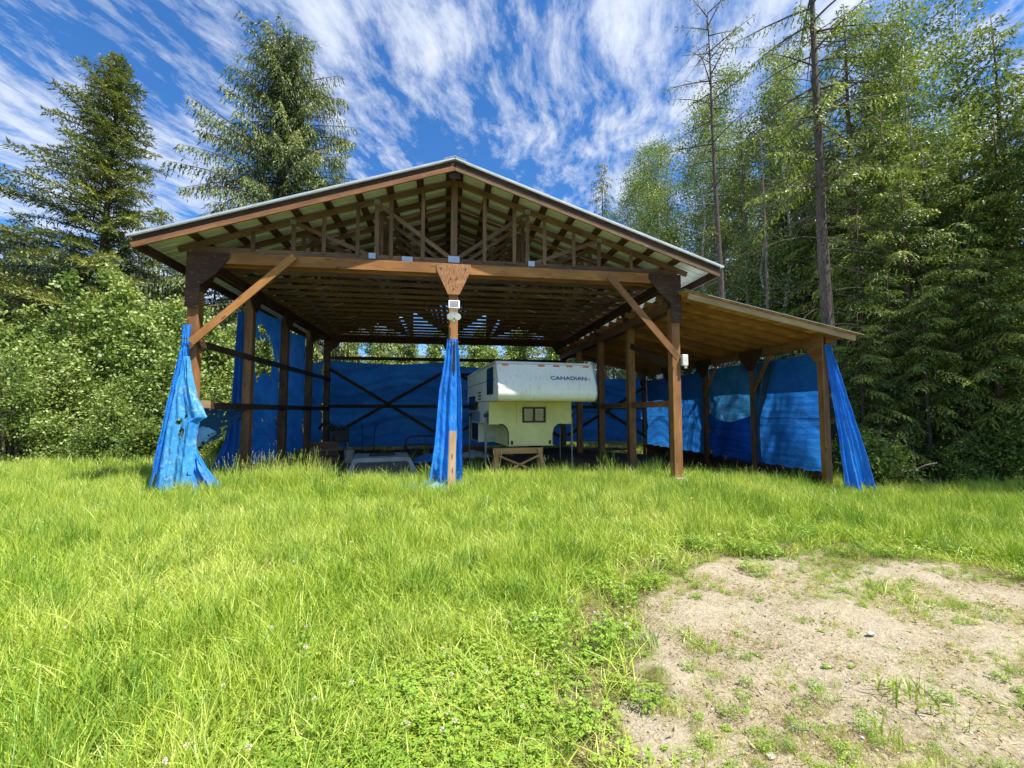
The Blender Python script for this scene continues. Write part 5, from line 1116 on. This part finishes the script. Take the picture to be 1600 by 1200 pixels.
# stones
def stones(n, name):
    g = np.random.default_rng(5); V = []; F = []
    ico = np.array([(0, 0, 1), (.9, 0, .3), (.28, .85, .3), (-.72, .53, .3), (-.72, -.53, .3), (.28, -.85, .3), (0, 0, -.6)]); fc = [(0, 1, 2), (0, 2, 3), (0, 3, 4), (0, 4, 5), (0, 5, 1), (6, 2, 1), (6, 3, 2), (6, 4, 3), (6, 5, 4), (6, 1, 5)]
    x = g.uniform(.6, 7, n * 3); y = g.uniform(1.2, 5, n * 3); k = np.where(dirtness(x, y) > .4)[0][:n]
    for j in k:
        s = .0035 * (1 + g.pareto(2.4)); s = min(s, .014); v = ico * g.uniform(.6, 1.3, (7, 3)) * s * [1, 1, .6]; b = len(V); V += list(v + [x[j], y[j], float(gz(x[j], y[j])) + .012]); F += [[a + b for a in f] for f in fc]
    me = mesh_np(name, np.array(V), np.array(F)); m, T = new_mat('pebble'); isl = T.new('ShaderNodeNewGeometry').outputs['Random Per Island']
    p = T.new('ShaderNodeBsdfPrincipled', ins={'Base Color': T.ramp(isl, [(.0, (.22, .18, .15)), (.5, (.42, .35, .28)), (1, (.62, .57, .50))]), 'Roughness': .9}); finish(T, p.outputs[0])
    o = link(name, me, m); o['kind'] = 'stuff'
stones(1300, 'gravel')
for (px, py, s, lab) in ((1222, 1118, .017, 'small upright white stone on the dirt'), (1342, 982, .022, 'flat pale stone in the upper part of the dirt'), (1254, 1052, .018, 'pale flat stone in the middle of the dirt'), (1184, 1158, .018, 'pale purple-grey stone near the bottom of the dirt')):
    z = CAMH * FPX / (py - 643); x, y = W(px, z); g = np.random.default_rng(px); import bmesh
    bm = bmesh.new(); bmesh.ops.create_icosphere(bm, subdivisions=2, radius=s)
    for v in bm.verts: v.co = Vector((v.co.x * 1.3, v.co.y, v.co.z * .55)) * g.uniform(.88, 1.12)
    me = bpy.data.meshes.new('stone'); bm.to_mesh(me); bm.free(); o = link('stone', me, plain('pale_stone_%d' % px, (.46, .43, .40), (.36, .33, .30), rough=.9, scale=30)); o.location = (x, y, float(gz(x, y)) + s * .35); tag(o, lab, 'stone')
# dandelions
def dandelion():
    g = np.random.default_rng(3); V = []
    for k in range(40):
        a = g.uniform(0, 6.28); d = norm(np.array([math.cos(a), math.sin(a), g.uniform(.1, 1.3)])); V.append(kites(np.array([[0, 0, .30]]), d[None], np.array([[0, 0, 1.]]), [.024], [.007]))
    V = np.concatenate(V); me = mesh_np('petals', V, np.arange(len(V)).reshape(-1, 4)); me.materials.append(G_yellow)
    st = MB().tube([(0, 0, 0), (.005, 0, .15), (0, 0, .30)], .003, 5).mesh('stalk'); st.materials.append(G_clover); return st, me
KD = dandelion()
for (px, py, lab) in ((1078, 800, 'yellow dandelion in the grass in front of the right main post'), (1476, 762, 'yellow dandelion in the grass at the right near the forest edge'), (508, 768, 'yellow dandelion in the grass left of the centre post')):
    z = (CAMH - .3) * FPX / (py - 643); x, y = W(px, z); e = empty('dandelion', (x, y, float(gz(x, y)) + .08)); e.scale = (1.3, 1.3, 1.3); tag(e, lab, 'flower'); link('stalk', KD[0], None, e); link('petals', KD[1], None, e)

# ordinal labels for look-alikes that stand side by side
ORD = ['first', 'second', 'third', 'fourth', 'fifth', 'sixth', 'seventh', 'eighth', 'ninth', 'tenth'] + ['%dth' % k for k in range(11, 21)] + ['21st', '22nd', '23rd'] + ['%dth' % k for k in range(24, 31)] + ['31st', '32nd', '33rd'] + ['%dth' % k for k in range(34, 41)] + ['41st', '42nd', '43rd'] + ['%dth' % k for k in range(44, 51)] + ['51st', '52nd', '53rd'] + ['%dth' % k for k in range(54, 61)] + ['61st', '62nd', '63rd'] + ['%dth' % k for k in range(64, 71)]
for gname in ('dark conifers deep in the right wood', 'dark conifers in the far left row', 'young broadleaf trees behind the barn', 'ferns on the forest floor', 'shrubs under the right cedars', 'shrubs at the foot of the left thicket'):
    mem = [o for o in C.objects if o.get('group') == gname]
    mem.sort(key=lambda o: (o.location.x * math.cos(PSI) - o.location.y * math.sin(PSI)) / (o.location.x * math.sin(PSI) + o.location.y * math.cos(PSI)))
    for k, o in enumerate(mem): o['label'] = o['label'] + ', ' + ORD[k] + ' from left'
